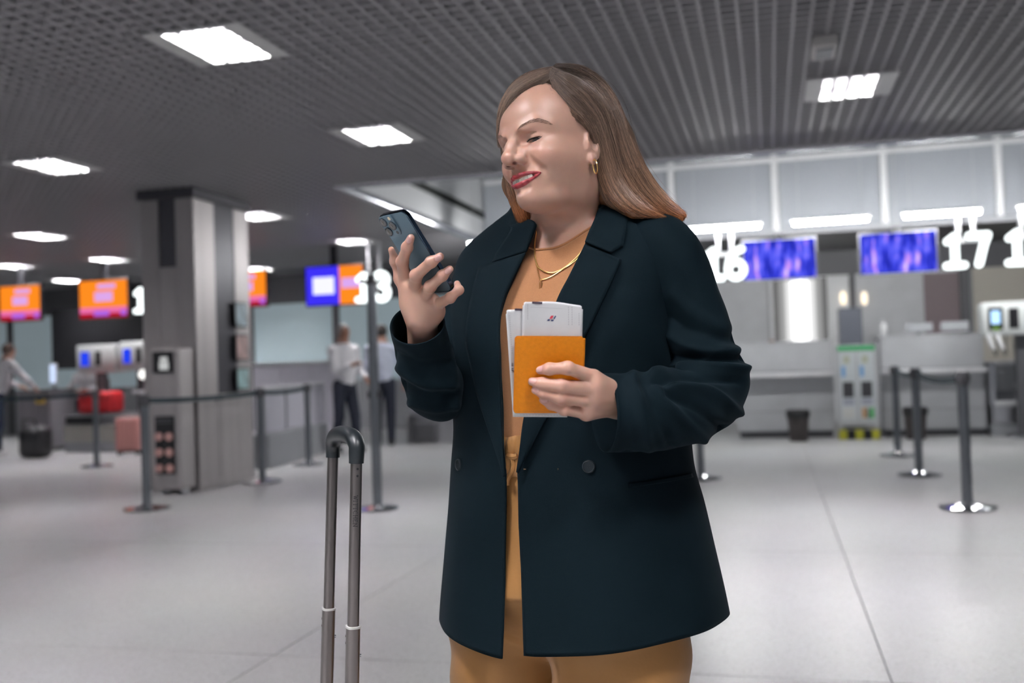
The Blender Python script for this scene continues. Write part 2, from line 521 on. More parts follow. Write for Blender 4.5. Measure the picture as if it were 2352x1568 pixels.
MB().bx(2.55, 3.1, YB-.08, YB-.05, 1.2, 2.45).obj('notice_panel', mat('dull_mauve_board', (.20, .15, .16), .5), WB)
structure(MB().bx(-20.15, -20, -7, YB, 0, 3.6).obj('wall_left', M_MGREY))
structure(MB().bx(9.5, 9.65, 3, YB, 0, 4.8).obj('wall_right', M_LGREY))

# ================================================================ ceiling lights
M_TUBE = emit_mat('fluorescent_tube', (1.0, .97, 1.0), PANEL_LIGHT)
M_BLADE = mat('louvre_blade', (.78, .78, .78), .35, .3)
M_LFRAME = mat('light_frame', (.72, .72, .71), .5)
LIGHT_LABEL = {
 0: 'large square ceiling light nearest the camera at upper left', 1: 'square ceiling light left of the woman and above the phone',
 2: 'square ceiling light at the left edge over the steel column', 3: 'square ceiling light at upper right beside the small ceiling detector',
 4: 'flat looking ceiling light left of the column above the orange screen', 5: 'ceiling light peeking out right beside the column top',
 6: 'far ceiling light just above the orange screen beside the column', 7: 'far ceiling light at the left edge above the cut off screen',
 8: 'far ceiling light above the blue and orange screen pair', 9: 'far ceiling light mostly hidden behind the steel column',
 10: 'small distant ceiling light right of the column above the narrow orange screen',
 21: 'distant ceiling light in the farthest row hidden behind the steel column', 22: 'small distant ceiling light between the two orange screens at left'}
first = None
for i, (lx, ly) in enumerate(LIGHTS):
    lab = LIGHT_LABEL.get(i, 'unseen square ceiling light outside the picture above the hall')
    t = empty('ceiling_light', (lx, ly, ZC-.012), 0, lab, 'ceiling light', 'square ceiling lights')
    if first is None:
        f = MB()
        f.bx(-.30, -.185, -.30, .30, 0, .012, .003); f.bx(.185, .30, -.30, .30, 0, .012, .003)
        f.bx(-.185, .185, -.30, -.275, 0, .012); f.bx(-.185, .185, .275, .30, 0, .012)
        f.bx(-.20, .20, -.30, .30, .094, .100)
        for sx in (-1, 1):
            f.bx(sx*.190-.005, sx*.190+.005, -.285, .285, .012, .094); f.bx(-.19, .19, sx*.282-.005, sx*.282+.005, .012, .094)
        fo = f.obj('frame', M_LFRAME, t)
        to = [MB().bx(cx-.032, cx+.032, -.27, .27, .066, .088, .006).obj('tube', M_TUBE, t) for cx in (-.138, -.046, .046, .138)]
        for cx in (-.092, 0, .092): to.append(MB().bx(cx-.004, cx+.004, -.277, .277, .012, .064).obj('louvre_blade', M_BLADE, t))
        for k in range(7): to.append(MB().bx(-.185, .185, -.21+k*.07-.002, -.21+k*.07+.002, .026, .062).obj('cross_blade', M_BLADE, t))
        first = (fo, to)
    else:
        for src in [first[0]]+first[1]:
            c = src.copy(); COL.objects.link(c); c.parent = t

t = empty('ceiling_detector', (.39, 6.30, ZC-.06), 0, 'small pale box shaped detector on the ceiling at upper right', 'detector')
MB().bx(-.07, .07, -.16, .16, 0, .06, .01).obj('housing', mat('pale_plastic', (.62, .60, .58), .5), t)
MB().bx(-.05, .05, -.10, .10, -.012, 0, .004).obj('grille', M_MGREY, t)

# ================================================================ lamps, number signs and screens over the right desks
M_LIN = emit_mat('linear_lamp_glow', (1.0, 1.0, 1.0), LINEAR_LIGHT)
M_DIGIT = emit_mat('digit_glow', (.93, 1.0, 1.0), 2.6)
M_CABLE = mat('steel_cable', (.5, .5, .5), .3, .8)
YS = 13.2
for x0, x1, lab in [(-.98, -.03, 'bright linear lamp above the sixteen sign'), (.33, 1.29, 'bright linear lamp between the two blue screens'),
                    (1.66, 2.59, 'bright linear lamp above the seventeen sign'), (2.97, 3.95, 'linear lamp cut off by the right picture edge'),
                    (-4.0, -3.0, 'linear lamp hidden behind the woman')]:
    t = empty('linear_lamp', ((x0+x1)/2, YS, 2.84), 0, lab, 'lamp', 'linear lamps over the desks')
    h = (x1-x0)/2
    MB().bx(-h, h, -.04, .04, .022, .05, .006).obj('housing', M_WHITE, t)
    MB().tube([(-h+.03, 0, 0), (h-.03, 0, 0)], .030, 14).obj('tube', M_LIN, t, True)
    for s in (-1, 1): MB().cyl((s*h*.8, 0, .05), (s*h*.8, 0, 4.7-2.84), .003, n=6).obj('cable', M_CABLE, t)

def number_sign(txt, cx, cy, cz, h, label, top, off=True):
    t = empty('number_sign', (cx, cy, cz), 0, label, 'sign', 'lit desk number signs')
    wd = .67*h; n = len(txt)
    for i, ch in enumerate(txt):
        m = MB(); glyph(m, ch, ((i-n/2)*wd+.02*h, .03, -h/2), (1, 0, 0), (0, 0, 1), h, .105*h, .05)
        m.obj('digit', M_DIGIT, t)
    for s in (-1, 1):
        MB().cyl((s*.085, .06, h*.30), (s*.085, .06, top-cz), .024, n=10).obj('hanger', M_LGREY, t, True)
    MB().bx(-.16, .16, .035, .06, h*.24, h*.36).obj('bracket', M_WHITE, t)
    return t
number_sign('16', -.51, YS, 2.375, .41, 'lit white number sixteen hanging beside the woman\'s shoulder', 2.79)
number_sign('17', 2.40, YS, 2.375, .41, 'lit white number seventeen hanging at the right', 2.79)
number_sign('18', 3.10, YS, 2.375, .41, 'lit white number cut off by the right picture edge', 2.79)
number_sign('13', -5.62, 13.7, 2.37, .41, 'lit white number thirteen behind the tall queue sign post', ZC)
number_sign('11', -10.30, 15.0, 2.47, .41, 'lit white number partly hidden by the steel column', ZC)

def picture_mat(name):
    m = bpy.data.materials.new(name); m.use_nodes = True
    nt = m.node_tree; nt.nodes.clear()
    tc = nt.nodes.new('ShaderNodeTexCoord')
    mp = nt.nodes.new('ShaderNodeMapping'); mp.inputs['Scale'].default_value = (5.2, 1, 1.3)
    mp.inputs['Location'].default_value = (0.3, 0, .35)
    n = nt.nodes.new('ShaderNodeTexNoise'); n.inputs['Scale'].default_value = 2.2; n.inputs['Detail'].default_value = 2.5
    r = nt.nodes.new('ShaderNodeValToRGB'); e = r.color_ramp.elements
    e[0].position = .34; e[0].color = (.010, .014, .26, 1)
    e[1].position = .80; e[1].color = (.80, .78, 1, 1)
    a = e.new(.47); a.color = (.035, .045, .62, 1)
    a = e.new(.56); a.color = (.12, .13, .85, 1)
    a = e.new(.65); a.color = (.55, .25, .75, 1)
    em = nt.nodes.new('ShaderNodeEmission'); em.inputs['Strength'].default_value = 1.25
    o = nt.nodes.new('ShaderNodeOutputMaterial')
    nt.links.new(tc.outputs['Object'], mp.inputs['Vector']); nt.links.new(mp.outputs['Vector'], n.inputs['Vector'])
    nt.links.new(n.outputs['Fac'], r.inputs['Fac']); nt.links.new(r.outputs['Color'], em.inputs['Color'])
    nt.links.new(em.outputs[0], o.inputs['Surface'])
    return m
M_PIC = picture_mat('blue_advert_picture')
for cx, lab in [(.17, 'blue advert screen beside the sixteen sign'), (1.62, 'blue advert screen beside the seventeen sign')]:
    t = empty('display_screen', (cx, YS+.16, 2.40), 0, lab, 'screen', 'blue screens over the desks')
    MB().bx(-.47, .47, .0, .06, -.275, .275, .01).obj('bezel', M_DGREY, t)
    MB().bx(-.45, .45, -.006, .0, -.245, .255).obj('picture', M_PIC, t)
    MB().bx(-.45, .45, -.004, .0, -.270, -.250).obj('lower_strip', M_LGREY, t)
    MB().bx(-.05, .05, .06, .10, -.1, .34).obj('mount', M_BLACK, t)
    MB().cyl((0, .08, .34), (0, .08, 4.7-2.40), .004, n=6).obj('cable', M_CABLE, t)

M_OR = emit_mat('orange_screen', (1.0, .26, .015), 1.05)
M_RED = emit_mat('red_screen', (.42, .006, .02), 1.0)
M_PNK = emit_mat('pink_screen', (.85, .16, .42), 1.0)
M_LAV = emit_mat('lavender_text', (.72, .40, .90), 1.0)
M_VIO = emit_mat('violet_text', (.40, .13, .78), 1.0)
M_BLU = emit_mat('blue_screen', (.045, .03, .85), 1.1)
M_WTX = emit_mat('white_text', (.80, .80, 1.0), 1.2)
def orange_screen(x0, x1, z0, z1, y, label, top=ZC):
    cx, cz = (x0+x1)/2, (z0+z1)/2; w, h = x1-x0, z1-z0
    t = empty('display_screen', (cx, y, cz), 0, label, 'screen', 'orange desk screens')
    MB().bx(-w/2-.02, w/2+.02, 0, .07, -h/2-.02, h/2+.02, .008).obj('bezel', M_BLACK, t)
    MB().bx(-w/2, w/2, -.004, 0, -h*.22, h/2).obj('orange_field', M_OR, t)
    MB().bx(-w/2, w/2, -.004, 0, -h*.37, -h*.22).obj('pink_strip', M_PNK, t)
    MB().bx(-w/2, w/2, -.004, 0, -h/2, -h*.37).obj('red_strip', M_RED, t)
    for zz, a, b in [(.34, -.12, .26), (.13, -.18, .20), (.0, -.18, .20)]:
        MB().bx(w*a, w*b, -.008, -.004, h*(zz-.06), h*(zz+.06), .0015).obj('text_line', M_LAV, t)
    MB().bx(-w*.2, w*.12, -.008, -.004, -h*.45, -h*.31, .0015).obj('text_line', M_VIO, t)
    MB().bx(w*.36, w*.48, -.008, -.004, -h*.45, -h*.31, .0015).obj('text_line', M_VIO, t)
    MB().bx(-.05, .05, .02, .08, h/2, top-cz).obj('mount', M_BLACK, t)
    return t
orange_screen(-12.44, -11.66, 2.16, 2.73, 14.0, 'orange screen cut off by the left picture edge')
orange_screen(-10.89, -10.00, 2.13, 2.74, 14.0, 'orange screen hanging left of the steel column')
orange_screen(-8.25, -7.53, 2.20, 2.74, 14.0, 'orange screen half hidden behind the right side of the column')
t = empty('display_screen', (-6.35, 13.9, 2.44), 0, 'wide screen half blue and half orange beside the thirteen sign', 'screen')
MB().bx(-.46, .50, 0, .07, -.31, .31, .008).obj('bezel', M_BLACK, t)
MB().bx(-.44, .10, -.004, 0, -.29, .29).obj('blue_field', M_BLU, t)
MB().bx(.10, .48, -.004, 0, -.29, .29).obj('orange_field', M_OR, t)
MB().bx(-.33, .02, -.008, -.004, -.13, .13, .0015).obj('text_block', M_WTX, t)
MB().bx(.14, .48, -.008, -.004, -.05, .10, .0015).obj('text_block', M_LAV, t)
MB().bx(-.05, .05, .02, .08, .31, ZC-2.44).obj('mount', M_BLACK, t)

# ================================================================ belt posts
M_POLE = mat('grey_post_metal', (.20, .215, .235), .32, .8)
M_TAPE = mat('dark_blue_belt', (.015, .035, .045), .7)
pst = None
def belt_post(x, y, label, to=None, sag=.03):
    global pst
    t = empty('belt_post', (x, y, 0), 0, label, 'belt post', 'queue belt posts')
    if pst is None:
        a = MB().lathe([(.195, 0), (.20, .008), (.198, .018), (.15, .028), (.07, .036), (.05, .05)]).obj('base', M_CHROME, t, True, 30)
        b = MB().cyl((0, 0, .045), (0, 0, .92), .038, n=24).obj('pole', M_POLE, t, True)
        c = MB().lathe([(.042, .90), (.046, .91), (.046, .985), (.040, 1.0)]).obj('head', M_DGREY, t, True, 30)
        d = MB().bx(-.052, .052, -.012, .012, .925, .975).obj('belt_slot', M_BLACK, t)
        pst = [a, b, c, d]
    else:
        for s in pst:
            c = s.copy(); COL.objects.link(c); c.parent = t
    if to:
        dx, dy = to[0]-x, to[1]-y; L = math.hypot(dx, dy); ux, uy = dx/L, dy/L
        V = []; Fs = []
        N = 16
        for i in range(N+1):
            s = .05+(L-.10)*i/N; q = i/N; z = .95-sag*4*q*(1-q)
            for hz in (-.024, .024):
                for th in (-.0012, .0012): V.append((ux*s-uy*th, uy*s+ux*th, z+hz))
        for i in range(N):
            a = i*4; b = a+4
            Fs += [(a, a+1, b+1, b), (a+2, b+2, b+3, a+3), (a, b, b+2, a+2), (a+1, a+3, b+3, b+1)]
        mesh_obj('belt', V, Fs, M_TAPE, t)
    return t
belt_post(1.36, 7.89, 'nearest belt post at the right with a chrome disc base', (1.31, 9.95), .04)
belt_post(1.31, 9.95, 'middle one of the three belt posts at the right', (1.34, 11.8), .03)
belt_post(1.34, 11.8, 'farthest of the three belt posts at the right')
belt_post(-.68, 9.73, 'belt post hidden behind the woman with only its base showing')
belt_post(-5.31, 7.64, 'belt post nearest the camera on the left in front of the column', (-5.23, 9.54), .02)
belt_post(-5.23, 9.54, 'belt post standing just right of the steel column', (-5.54, 11.27), .02)
belt_post(-5.54, 11.27, 'belt post in front of the low grey partition')
belt_post(-8.55, 11.25, 'belt post left of the column in front of the baggage desk', (-11.2, 10.9), .03)

t = empty('queue_sign_post', (-3.18, 7.71, 0), 0, 'tall thin sign post on a chrome base behind the suitcase handle', 'sign post')
MB().lathe([(.17, 0), (.175, .008), (.172, .018), (.12, .026), (.05, .034), (.04, .05)]).obj('base', M_CHROME, t, True, 30)
MB().cyl((0, 0, .04), (0, 0, 1.86), .040, n=20).obj('pole', M_POLE, t, True)
MB().bx(-.055, .055, -.02, .02, .92, .98).obj('belt_slot', M_BLACK, t)
MB().cyl((-.10, 0, 1.905), (.03, 0, 1.85), .018, n=12).obj('sign_clamp', M_BLACK, t, True)
MB().box((0, 0, 1.90), (.07, .05, .09), bev=.01).obj('head', M_BLACK, t)

# ================================================================ steel column and what is fixed to it
CX0, CX1, CY0, CY1 = -6.18, -5.58, 8.90, 10.0
col_o = structure(MB().bx(CX0+.02, CX1-.02, CY0+.02, CY1-.02, 0, ZC+.05).obj('column', M_CLADD))
def cpanel(a, b, face, z0, z1, m, out=0.0, name='cladding_panel'):
    if face == 'front': return MB().bx(a, b, CY0-out, CY0+.02, z0, z1, .004).obj(name, m, col_o)
    return MB().bx(CX1-.02, CX1+out, a, b, z0, z1, .004).obj(name, m, col_o)
for a, b in [(CX0, CX0+.20), (CX0+.40, CX1)]: cpanel(a, b, 'front', .06, ZC-.1, M_CLAD)
cpanel(CX0+.205, CX0+.395, 'front', .06, 2.26, M_CLAD)
cpanel(CX0+.205, CX0+.395, 'front', 2.265, ZC-.02, M_CLADD, -.006, 'dark_panel')
for a, b in [(CY0, CY0+.40), (CY0+.80, CY1)]: cpanel(a, b, 'side', .06, ZC-.1, M_CLAD)
cpanel(CY0+.405, CY0+.795, 'side', .06, .95, M_CLAD)
cpanel(CY0+.405, CY0+.795, 'side', .955, ZC-.1, M_CLADD, -.006, 'dark_panel')
MB().bx(CX0-.03, CX1+.03, CY0-.03, CY1+.03, ZC-.09, ZC+.01, .01).obj('cap', M_CLADD, col_o)
MB().bx(CX0-.012, CX1+.012, CY0-.012, CY1+.012, 0, .08, .005).obj('skirting', M_CLAD, col_o)

t = empty('charging_tower', (-5.73, 8.72, 0), 0, 'slim grey phone charging tower standing against the column front', 'charger')
MB().bx(-.155, .155, -.14, .12, .05, 1.43, .02).obj('body', M_CLAD, t)
MB().bx(-.125, .105, -.155, -.14, 1.19, 1.40, .008).obj('screen_frame', M_BLACK, t)
MB().bx(-.045, .055, -.160, -.155, 1.22, 1.30, .002).obj('screen_figure', emit_mat('pale_figure', (.65, .66, .66), .8), t)
MB().bx(-.035, .045, -.160, -.155, 1.305, 1.345, .002).obj('screen_figure', emit_mat('pale_figure', (.65, .66, .66), .8), t)
MB().bx(-.12, .10, -.150, -.14, .20, .77, .006).obj('socket_panel', M_BLACK, t)
M_SOCK = mat('pinkish_socket', (.62, .36, .33), .5)
for r in range(3):
    for c in range(2):
        s = empty('socket_dummy') if False else MB().cyl((-.07+c*.115, -.150, .26+r*.155), (-.07+c*.115, -.172, .26+r*.155), .040, n=20).obj('socket', M_SOCK, t, True)
for z in (.70, .73): MB().bx(-.10, .08, -.156, -.150, z, z+.012).obj('vent', M_DGREY, t)
for sx in (-.09, .11): MB().lathe([(.035, 0), (.045, .02), (.045, .05), (.03, .06)], (sx, -.02, 0), 14).obj('foot', M_WHITE, t, True)

PC = [(.50, .62, .68), (.60, .42, .40), (.45, .66, .66)]
for k, (z0, z1) in enumerate([(1.66, 1.93), (1.30, 1.58), (.98, 1.22)]):
    t = empty('leaflet_frame', (CX1+.03, 9.74, (z0+z1)/2), 0, ['top', 'middle', 'bottom'][k]+' one of three small poster frames on the column side', 'poster')
    h = (z1-z0)/2
    MB().bx(-.012, .012, -.13, .13, -h, h, .003).obj('frame', M_BLACK, t)
    MB().bx(.012, .015, -.115, .115, -h+.015, h-.015).obj('print', mat('poster_%d' % k, PC[k], .5, noise=(6, .35)), t)

# ================================================================ desks on the right
M_LEDGE = mat('white_ledge', (.90, .90, .92), .35)
def checkin_desk(x0, x1, y, ztop, label):
    t = empty('checkin_desk', ((x0+x1)/2, y, 0), 0, label, 'desk', 'check-in desks')
    w = (x1-x0)/2
    MB().bx(-w, w, .03, .75, .08, ztop-.02).obj('body', M_MGREY, t)
    MB().bx(-w-.01, w+.01, 0, .78, ztop-.035, ztop, .006).obj('counter_top', M_LGREY, t)
    MB().bx(-w, w, 0, .03, .93, ztop-.04, .004).obj('upper_panel', M_LGREY, t)
    MB().bx(-w-.01, w+.01, -.14, .03, .855, .915, .008).obj('ledge', M_LEDGE, t)
    for z0, z1 in [(.62, .85), (.37, .61), (.10, .36)]:
        MB().bx(-w, w, 0, .03, z0, z1, .004).obj('front_panel', M_LGREY, t)
    MB().bx(-w+.03, w-.03, .05, .72, 0, .09).obj('plinth', M_DGREY, t)
    return t
checkin_desk(-.47, .85, 14.5, 1.35, 'light grey check-in desk directly right of the woman\'s elbow')
checkin_desk(1.48, 2.78, 14.5, 1.38, 'light grey check-in desk behind the belt posts at right')
checkin_desk(-4.2, -2.6, 14.5, 1.35, 'check-in desk hidden behind the woman')

t = empty('info_stand', (1.13, 14.15, 0), 0, 'notice stand with green header between the two grey desks', 'notice stand')
MB().bx(-.28, .28, 0, .05, .17, 1.27, .01).obj('board', M_LGREY, t)
def prt(x0, x1, z0, z1, c, nm='print'): MB().bx(x0, x1, -.004, 0, z0, z1).obj(nm, mat('print_%.2f_%.2f_%.2f' % c, c, .5), t)
prt(-.24, .24, 1.19, 1.255, (.06, .42, .16), 'header')
prt(-.22, -.015, .24, 1.17, (.62, .66, .68)); prt(.015, .22, .24, 1.17, (.62, .66, .68))
def prt2(x0, x1, z0, z1, c): MB().bx(x0, x1, -.008, -.004, z0, z1).obj('print', mat('print_%.2f_%.2f_%.2f' % c, c, .5), t)
for s in (-1, 1):
    cx = s*.118
    prt2(cx-.05, cx+.03, 1.02, 1.12, (.50, .53, .42)); prt2(cx-.08, cx-.03, .84, .98, (.18, .40, .70))
    prt2(cx-.07, cx+.07, .56, .77, (.055, .055, .06)); prt2(cx-.07, cx+.07, .46, .54, (.40, .42, .50))
prt2(.05, .10, .28, .42, (.55, .30, .12)); prt2(.11, .135, .28, .42, (.10, .12, .12)); prt2(.145, .20, .28, .42, (.10, .45, .15))
prt2(-.20, -.05, .28, .42, (.68, .68, .66))
for k in range(5):
    MB().bx(-.26+k*.104, -.26+(k+1)*.104, -.06, .12, 0, .12, .008).obj('foot_block', mat('foot_yellow', (.52, .50, .04), .5) if k % 2 == 0 else M_BLACK, t)
for s in (-1, 1): MB().bx(s*.24-.02, s*.24+.02, .01, .04, .10, .20).obj('leg', M_STEEL, t)

M_BIN = mat('dark_brown_bin', (.060, .050, .050), .5)
for x, y, lab in [(.34, 13.95, 'dark round waste bin in front of the desk beside the elbow'), (1.83, 14.05, 'dark waste bin behind the middle belt post')]:
    t = empty('waste_bin', (x, y, 0), 0, lab, 'bin', 'waste bins')
    MB().lathe([(.115, 0), (.12, .01), (.145, .36), (.15, .37)]).obj('body', M_BIN, t, True, 30)
    MB().lathe([(.148, .31), (.158, .32), (.160, .40), (.145, .42), (.135, .38)]).obj('bag_rim', mat('bin_bag', (.02, .02, .022), .35), t, True, 30)

# baggage drop at the right edge
t = empty('baggage_drop', (3.60, 14.3, 0), 0, 'steel baggage drop conveyor at the right picture edge', 'conveyor')
MB().bx(-.78, .78, .0, 1.6, 0, .16, .01).obj('plinth', M_MGREY, t)
MB().bx(-.78, .78, .0, 1.6, .17, .40, .01).obj('base', M_STEEL, t)
MB().bx(-.74, .74, -.03, .01, .40, .47, .006).obj('front_rail', M_WHITE, t)
mesh_obj('belt', [(-.70, 0, .44), (.70, 0, .44), (.70, 1.6, .80), (-.70, 1.6, .80), (-.70, 0, .40), (.70, 0, .40), (.70, 1.6, .40), (-.70, 1.6, .40)],
         [(0, 1, 2, 3), (0, 4, 5, 1), (1, 5, 6, 2), (2, 6, 7, 3), (3, 7, 4, 0)], mat('belt_grey', (.30, .30, .33), .6, noise=(60, .2)), t)
MB().bx(-.80, -.72, .0, 1.6, .40, .98, .01).obj('side_panel', M_STEEL, t)
MB().bx(-.78, .80, .55, .70, .92, .985, .008).obj('ledge', M_LEDGE, t)
MB().bx(-.72, .74, .60, .66, .50, .92).obj('screen_panel', M_LGREY, t)
MB().cyl((-.45, .25, .66), (.6, .25, .62), .035, n=12).obj('bar', M_WHITE, t, True)

M_KIOSK = mat('kiosk_white', (.70, .73, .72), .4)
def kiosk(cx, cy, z0, z1, w, label, shots, group='white bag tag machines', side=True):
    t = empty('kiosk', (cx, cy, 0), 0, label, 'kiosk', group)
    MB().bx(-w/2, w/2, 0, .30, z0, z1, .03).obj('housing', M_KIOSK, t, True, 40)
    for a, b, c, d, m, nm in shots:
        MB().bx(-w/2+a*w, -w/2+b*w, -.008, .0, z0+c*(z1-z0), z0+d*(z1-z0), .002).obj(nm, m, t)
    MB().bx(-.07, .07, .10, .22, 0, z0+.02).obj('pillar', M_DGREY, t)
    MB().bx(-.16, .16, .02, .30, 0, .03, .005).obj('foot_plate', M_STEEL, t)
    return t
M_KBLUE = emit_mat('kiosk_blue', (.02, .06, .90), 1.0)
k = kiosk(3.14, 13.90, 1.32, 1.75, .96, 'white kiosk with a lit screen and handsets at the right edge',
          [(.08, .26, .18, .84, M_BLACK, 'screen'), (.33, .45, .20, .80, M_BLACK, 'slot'), (.55, .90, .15, .85, M_DGREY, 'printer_door')])
MB().bx(-.375, -.265, -.012, -.008, 1.47, 1.64, .001).obj('screen_glow', emit_mat('kiosk_glow', (.45, .70, 1.0), 1.6), k)
MB().bx(-.36, -.28, -.016, -.012, 1.40, 1.425, .001).obj('screen_button', emit_mat('kiosk_green', (.25, .5, .05), 1.0), k)
for dx in (-.41, -.30):
    MB().tube([(dx, .02, 1.33), (dx+.01, -.02, 1.25), (dx+.05, -.02, 1.14)], [.03, .032, .026], 10).obj('handset', M_WHITE, k, True)
    MB().tube([(dx+.05, -.02, 1.14), (dx+.07, -.01, 1.06), (dx+.10, .03, 1.10), (dx+.10, .06, 1.34)], .008, 6).obj('handset_cord', M_BLACK, k, True)

# things at the back on the right
t = empty('backlit_panel', (.55, YB-.07, 0), 0, 'bright white backlit panel with its painted glow on the wall behind the desks', 'light panel')
for k in range(-4, 5):  # outer strips emit ever less, imitating the glow cast on the wall around
    MB().bx(k*.10-.05, k*.10+.05, -.03, .0, 1.05, 2.48).obj('glow_strip', emit_mat('panel_glow_%d' % abs(k), (1, 1, 1), [2.6, 1.9, .85, .35, .16][abs(k)]), t)
MB().bx(-.47, .47, .0, .02, 1.02, 2.50).obj('frame', M_WHITE, t)
t = empty('cabinet', (1.24, 16.4, 0), 0, 'dark upright cabinet behind the notice stand', 'cabinet')
MB().bx(-.17, .17, -.15, .25, 0, 1.86, .01).obj('body', mat('blue_grey_cabinet', (.10, .11, .14), .5), t)
MB().bx(-.15, .15, -.165, -.15, .06, 1.82, .004).obj('door', mat('blue_grey_cabinet', (.10, .11, .14), .5), t)
MB().bx(.10, .12, -.185, -.165, .9, 1.1).obj('handle', M_STEEL, t)
for x, z, lab in [(1.26, 2.10, 'left one of two warm wall lights behind the desks'), (1.60, 2.08, 'right one of two warm wall lights behind the desks')]:
    t = empty('wall_light', (x, YB-.08, z), 0, lab, 'wall light', 'warm wall lights')
    MB().lathe([(.02, -.11), (.04, -.09), (.05, 0), (.04, .09), (.02, .11)], n=16).obj('shade', emit_mat('warm_glow', (1, .86, .66), 1.6), t, True)
    MB().bx(-.02, .02, .0, .08, -.02, .02).obj('bracket', M_STEEL, t)
t = empty('sanitizer_bottle', (1.47, 14.75, 1.36), 0, 'white pump bottle standing on the desk beside the notice stand', 'bottle')
t.location = (1.56, 14.75, 1.38)
MB().lathe([(.035, 0), (.04, .01), (.04, .15), (.018, .18)], n=16).obj('bottle', M_WHITE, t, True, 40)
MB().tube([(0, 0, .18), (0, 0, .225), (-.04, -.02, .225)], .008, 8).obj('pump', M_WHITE, t, True)
for x, lab in [(2.05, 'small pale monitor back on the right desk beside the mauve board'), (2.52, 'small pale monitor back on the right desk near the kiosk')]:
    t = empty('monitor', (x, 15.0, 1.38), 0, lab, 'monitor', 'monitors on the right desk')
    MB().bx(-.18, .18, 0, .03, .04, .17, .008).obj('panel', M_MGREY, t)
    MB().bx(-.02, .02, .03, .05, .0, .12).obj('stand', M_DGREY, t)
    MB().bx(-.09, .09, -.04, .08, 0, .012).obj('foot', M_DGREY, t)

# ================================================================ left background desks
PART = empty('partition', (-6.10, 12.0, 0), math.radians(8), 'low partition with white upper panels right of the column', 'partition')
MB().bx(-.10, .10, -1.2, 1.2, 0, .42, .01).obj('base', M_MGREY, PART)
for k in range(3):
    MB().bx(-.04, .04, -1.18+k*.8, -.42+k*.8, .43, .95, .006).obj('panel', mat('pale_lilac_panel', (.62, .61, .68), .4), PART)
MB().bx(-.06, .06, -1.2, 1.2, .95, .99, .006).obj('cap_rail', M_LGREY, PART)
for k in range(4): MB().bx(-.05, .05, -1.2+k*.79, -1.16+k*.79, .42, .96).obj('post', M_STEEL, PART)

t = empty('checkin_desk', (-7.25, 14.4, 0), 0, 'pale check-in desk right of the column beside the two standing men', 'desk', 'check-in desks')
MB().bx(-.75, .75, 0, .7, .08, 1.27).obj('body', M_LGREY, t)
MB().bx(-.77, .77, -.03, .73, 1.27, 1.31, .006).obj('counter_top', M_WHITE, t)
for k in range(3): MB().bx(-.75+k*.5+.005, -.25+k*.5-.005, -.02, 0, .1, 1.25, .004).obj('front_panel', mat('pale_lilac_panel', (.62, .61, .68), .4), t)
MB().bx(-.72, .72, .02, .68, 0, .09).obj('plinth', M_DGREY, t)
t = empty('sign_holder', (-6.62, 14.35, 1.31), 0, 'small yellow and black sign holder on the pale desk', 'sign')
MB().bx(-.05, .05, 0, .02, .0, .16, .003).obj('card', mat('card_yellow', (.60, .36, .03), .5), t)
MB().bx(-.06, .06, -.03, .05, 0, .012).obj('foot', M_BLACK, t)

t = empty('baggage_conveyor', (-5.0, 14.4, 0), 0, 'grey baggage conveyor end behind the woman\'s raised elbow', 'conveyor')
MB().bx(-.42, .42, 0, 1.4, 0, .42, .01).obj('base', M_STEEL, t)
MB().bx(-.38, .38, -.02, 1.4, .42, .55, .02).obj('belt', mat('belt_grey', (.30, .30, .33), .6), t)
MB().bx(.36, .44, -.03, 1.4, .0, 1.05, .02).obj('side_panel', M_WHITE, t)
MB().bx(-.30, .05, -.06, 0, .02, .30, .01).obj('hatch', M_DGREY, t)

t = empty('baggage_conveyor', (-9.95, 13.45, 0), 0, 'steel baggage conveyor left of the column under the red bag', 'conveyor')
MB().bx(-.85, .75, 0, 0.50, 0, .16, .01).obj('plinth', M_MGREY, t)
MB().bx(-.85, .75, -.02, 0.50, .165, .42, .01).obj('base', mat('beige_steel', (.45, .44, .40), .45, .3), t)
MB().bx(-.80, -.2, -.03, 0, .44, .56).obj('dark_slot', M_BLACK, t)
MB().bx(-.85, .75, 0, 0.50, .425, .58, .01).obj('belt_bed', M_STEEL, t)
MB().bx(-.82, .45, .05, 0.50, .58, .60, .005).obj('belt', M_DGREY, t)
MB().bx(.52, .80, -.03, 0.50, .0, .90, .02).obj('side_panel', M_STEEL, t)
MB().bx(.42, .84, -.06, .48, .90, .945, .01).obj('side_ledge', M_LEDGE, t)

t = empty('service_desk', (-11.55, 13.75, 0), 0, 'grey service desk the white shirted traveller leans on', 'desk')
MB().bx(-.35, .25, 0, .6, .06, .96).obj('body', mat('mauve_grey', (.19, .18, .20), .5), t)
MB().bx(-.38, .28, -.04, .63, .96, 1.0, .008).obj('counter_top', M_DGREY, t)
MB().bx(-.33, .23, .02, .58, 0, .07).obj('plinth', M_BLACK, t)
for k in range(2): MB().bx(-.34+k*.30, -.05+k*.30, -.015, 0, .08, .94, .004).obj('front_panel', mat('mauve_grey', (.19, .18, .20), .5), t)
t = empty('monitor', (-11.40, 13.95, 1.0), 0, 'bright narrow monitor on the grey service desk', 'monitor')
MB().bx(-.07, .07, 0, .03, .08, .42, .006).obj('panel', M_WHITE, t)
MB().bx(-.055, .055, -.004, 0, .10, .40).obj('screen', emit_mat('pale_screen', (.62, .74, 1.0), 1.1), t)
MB().bx(-.015, .015, .03, .05, 0, .2).obj('stand', M_DGREY, t)
MB().bx(-.07, .07, -.03, .08, 0, .012).obj('foot', M_DGREY, t)
t = empty('sticker_box', (-11.45, 13.72, .70), 0, 'small yellow notice box on the side of the service desk', 'notice')
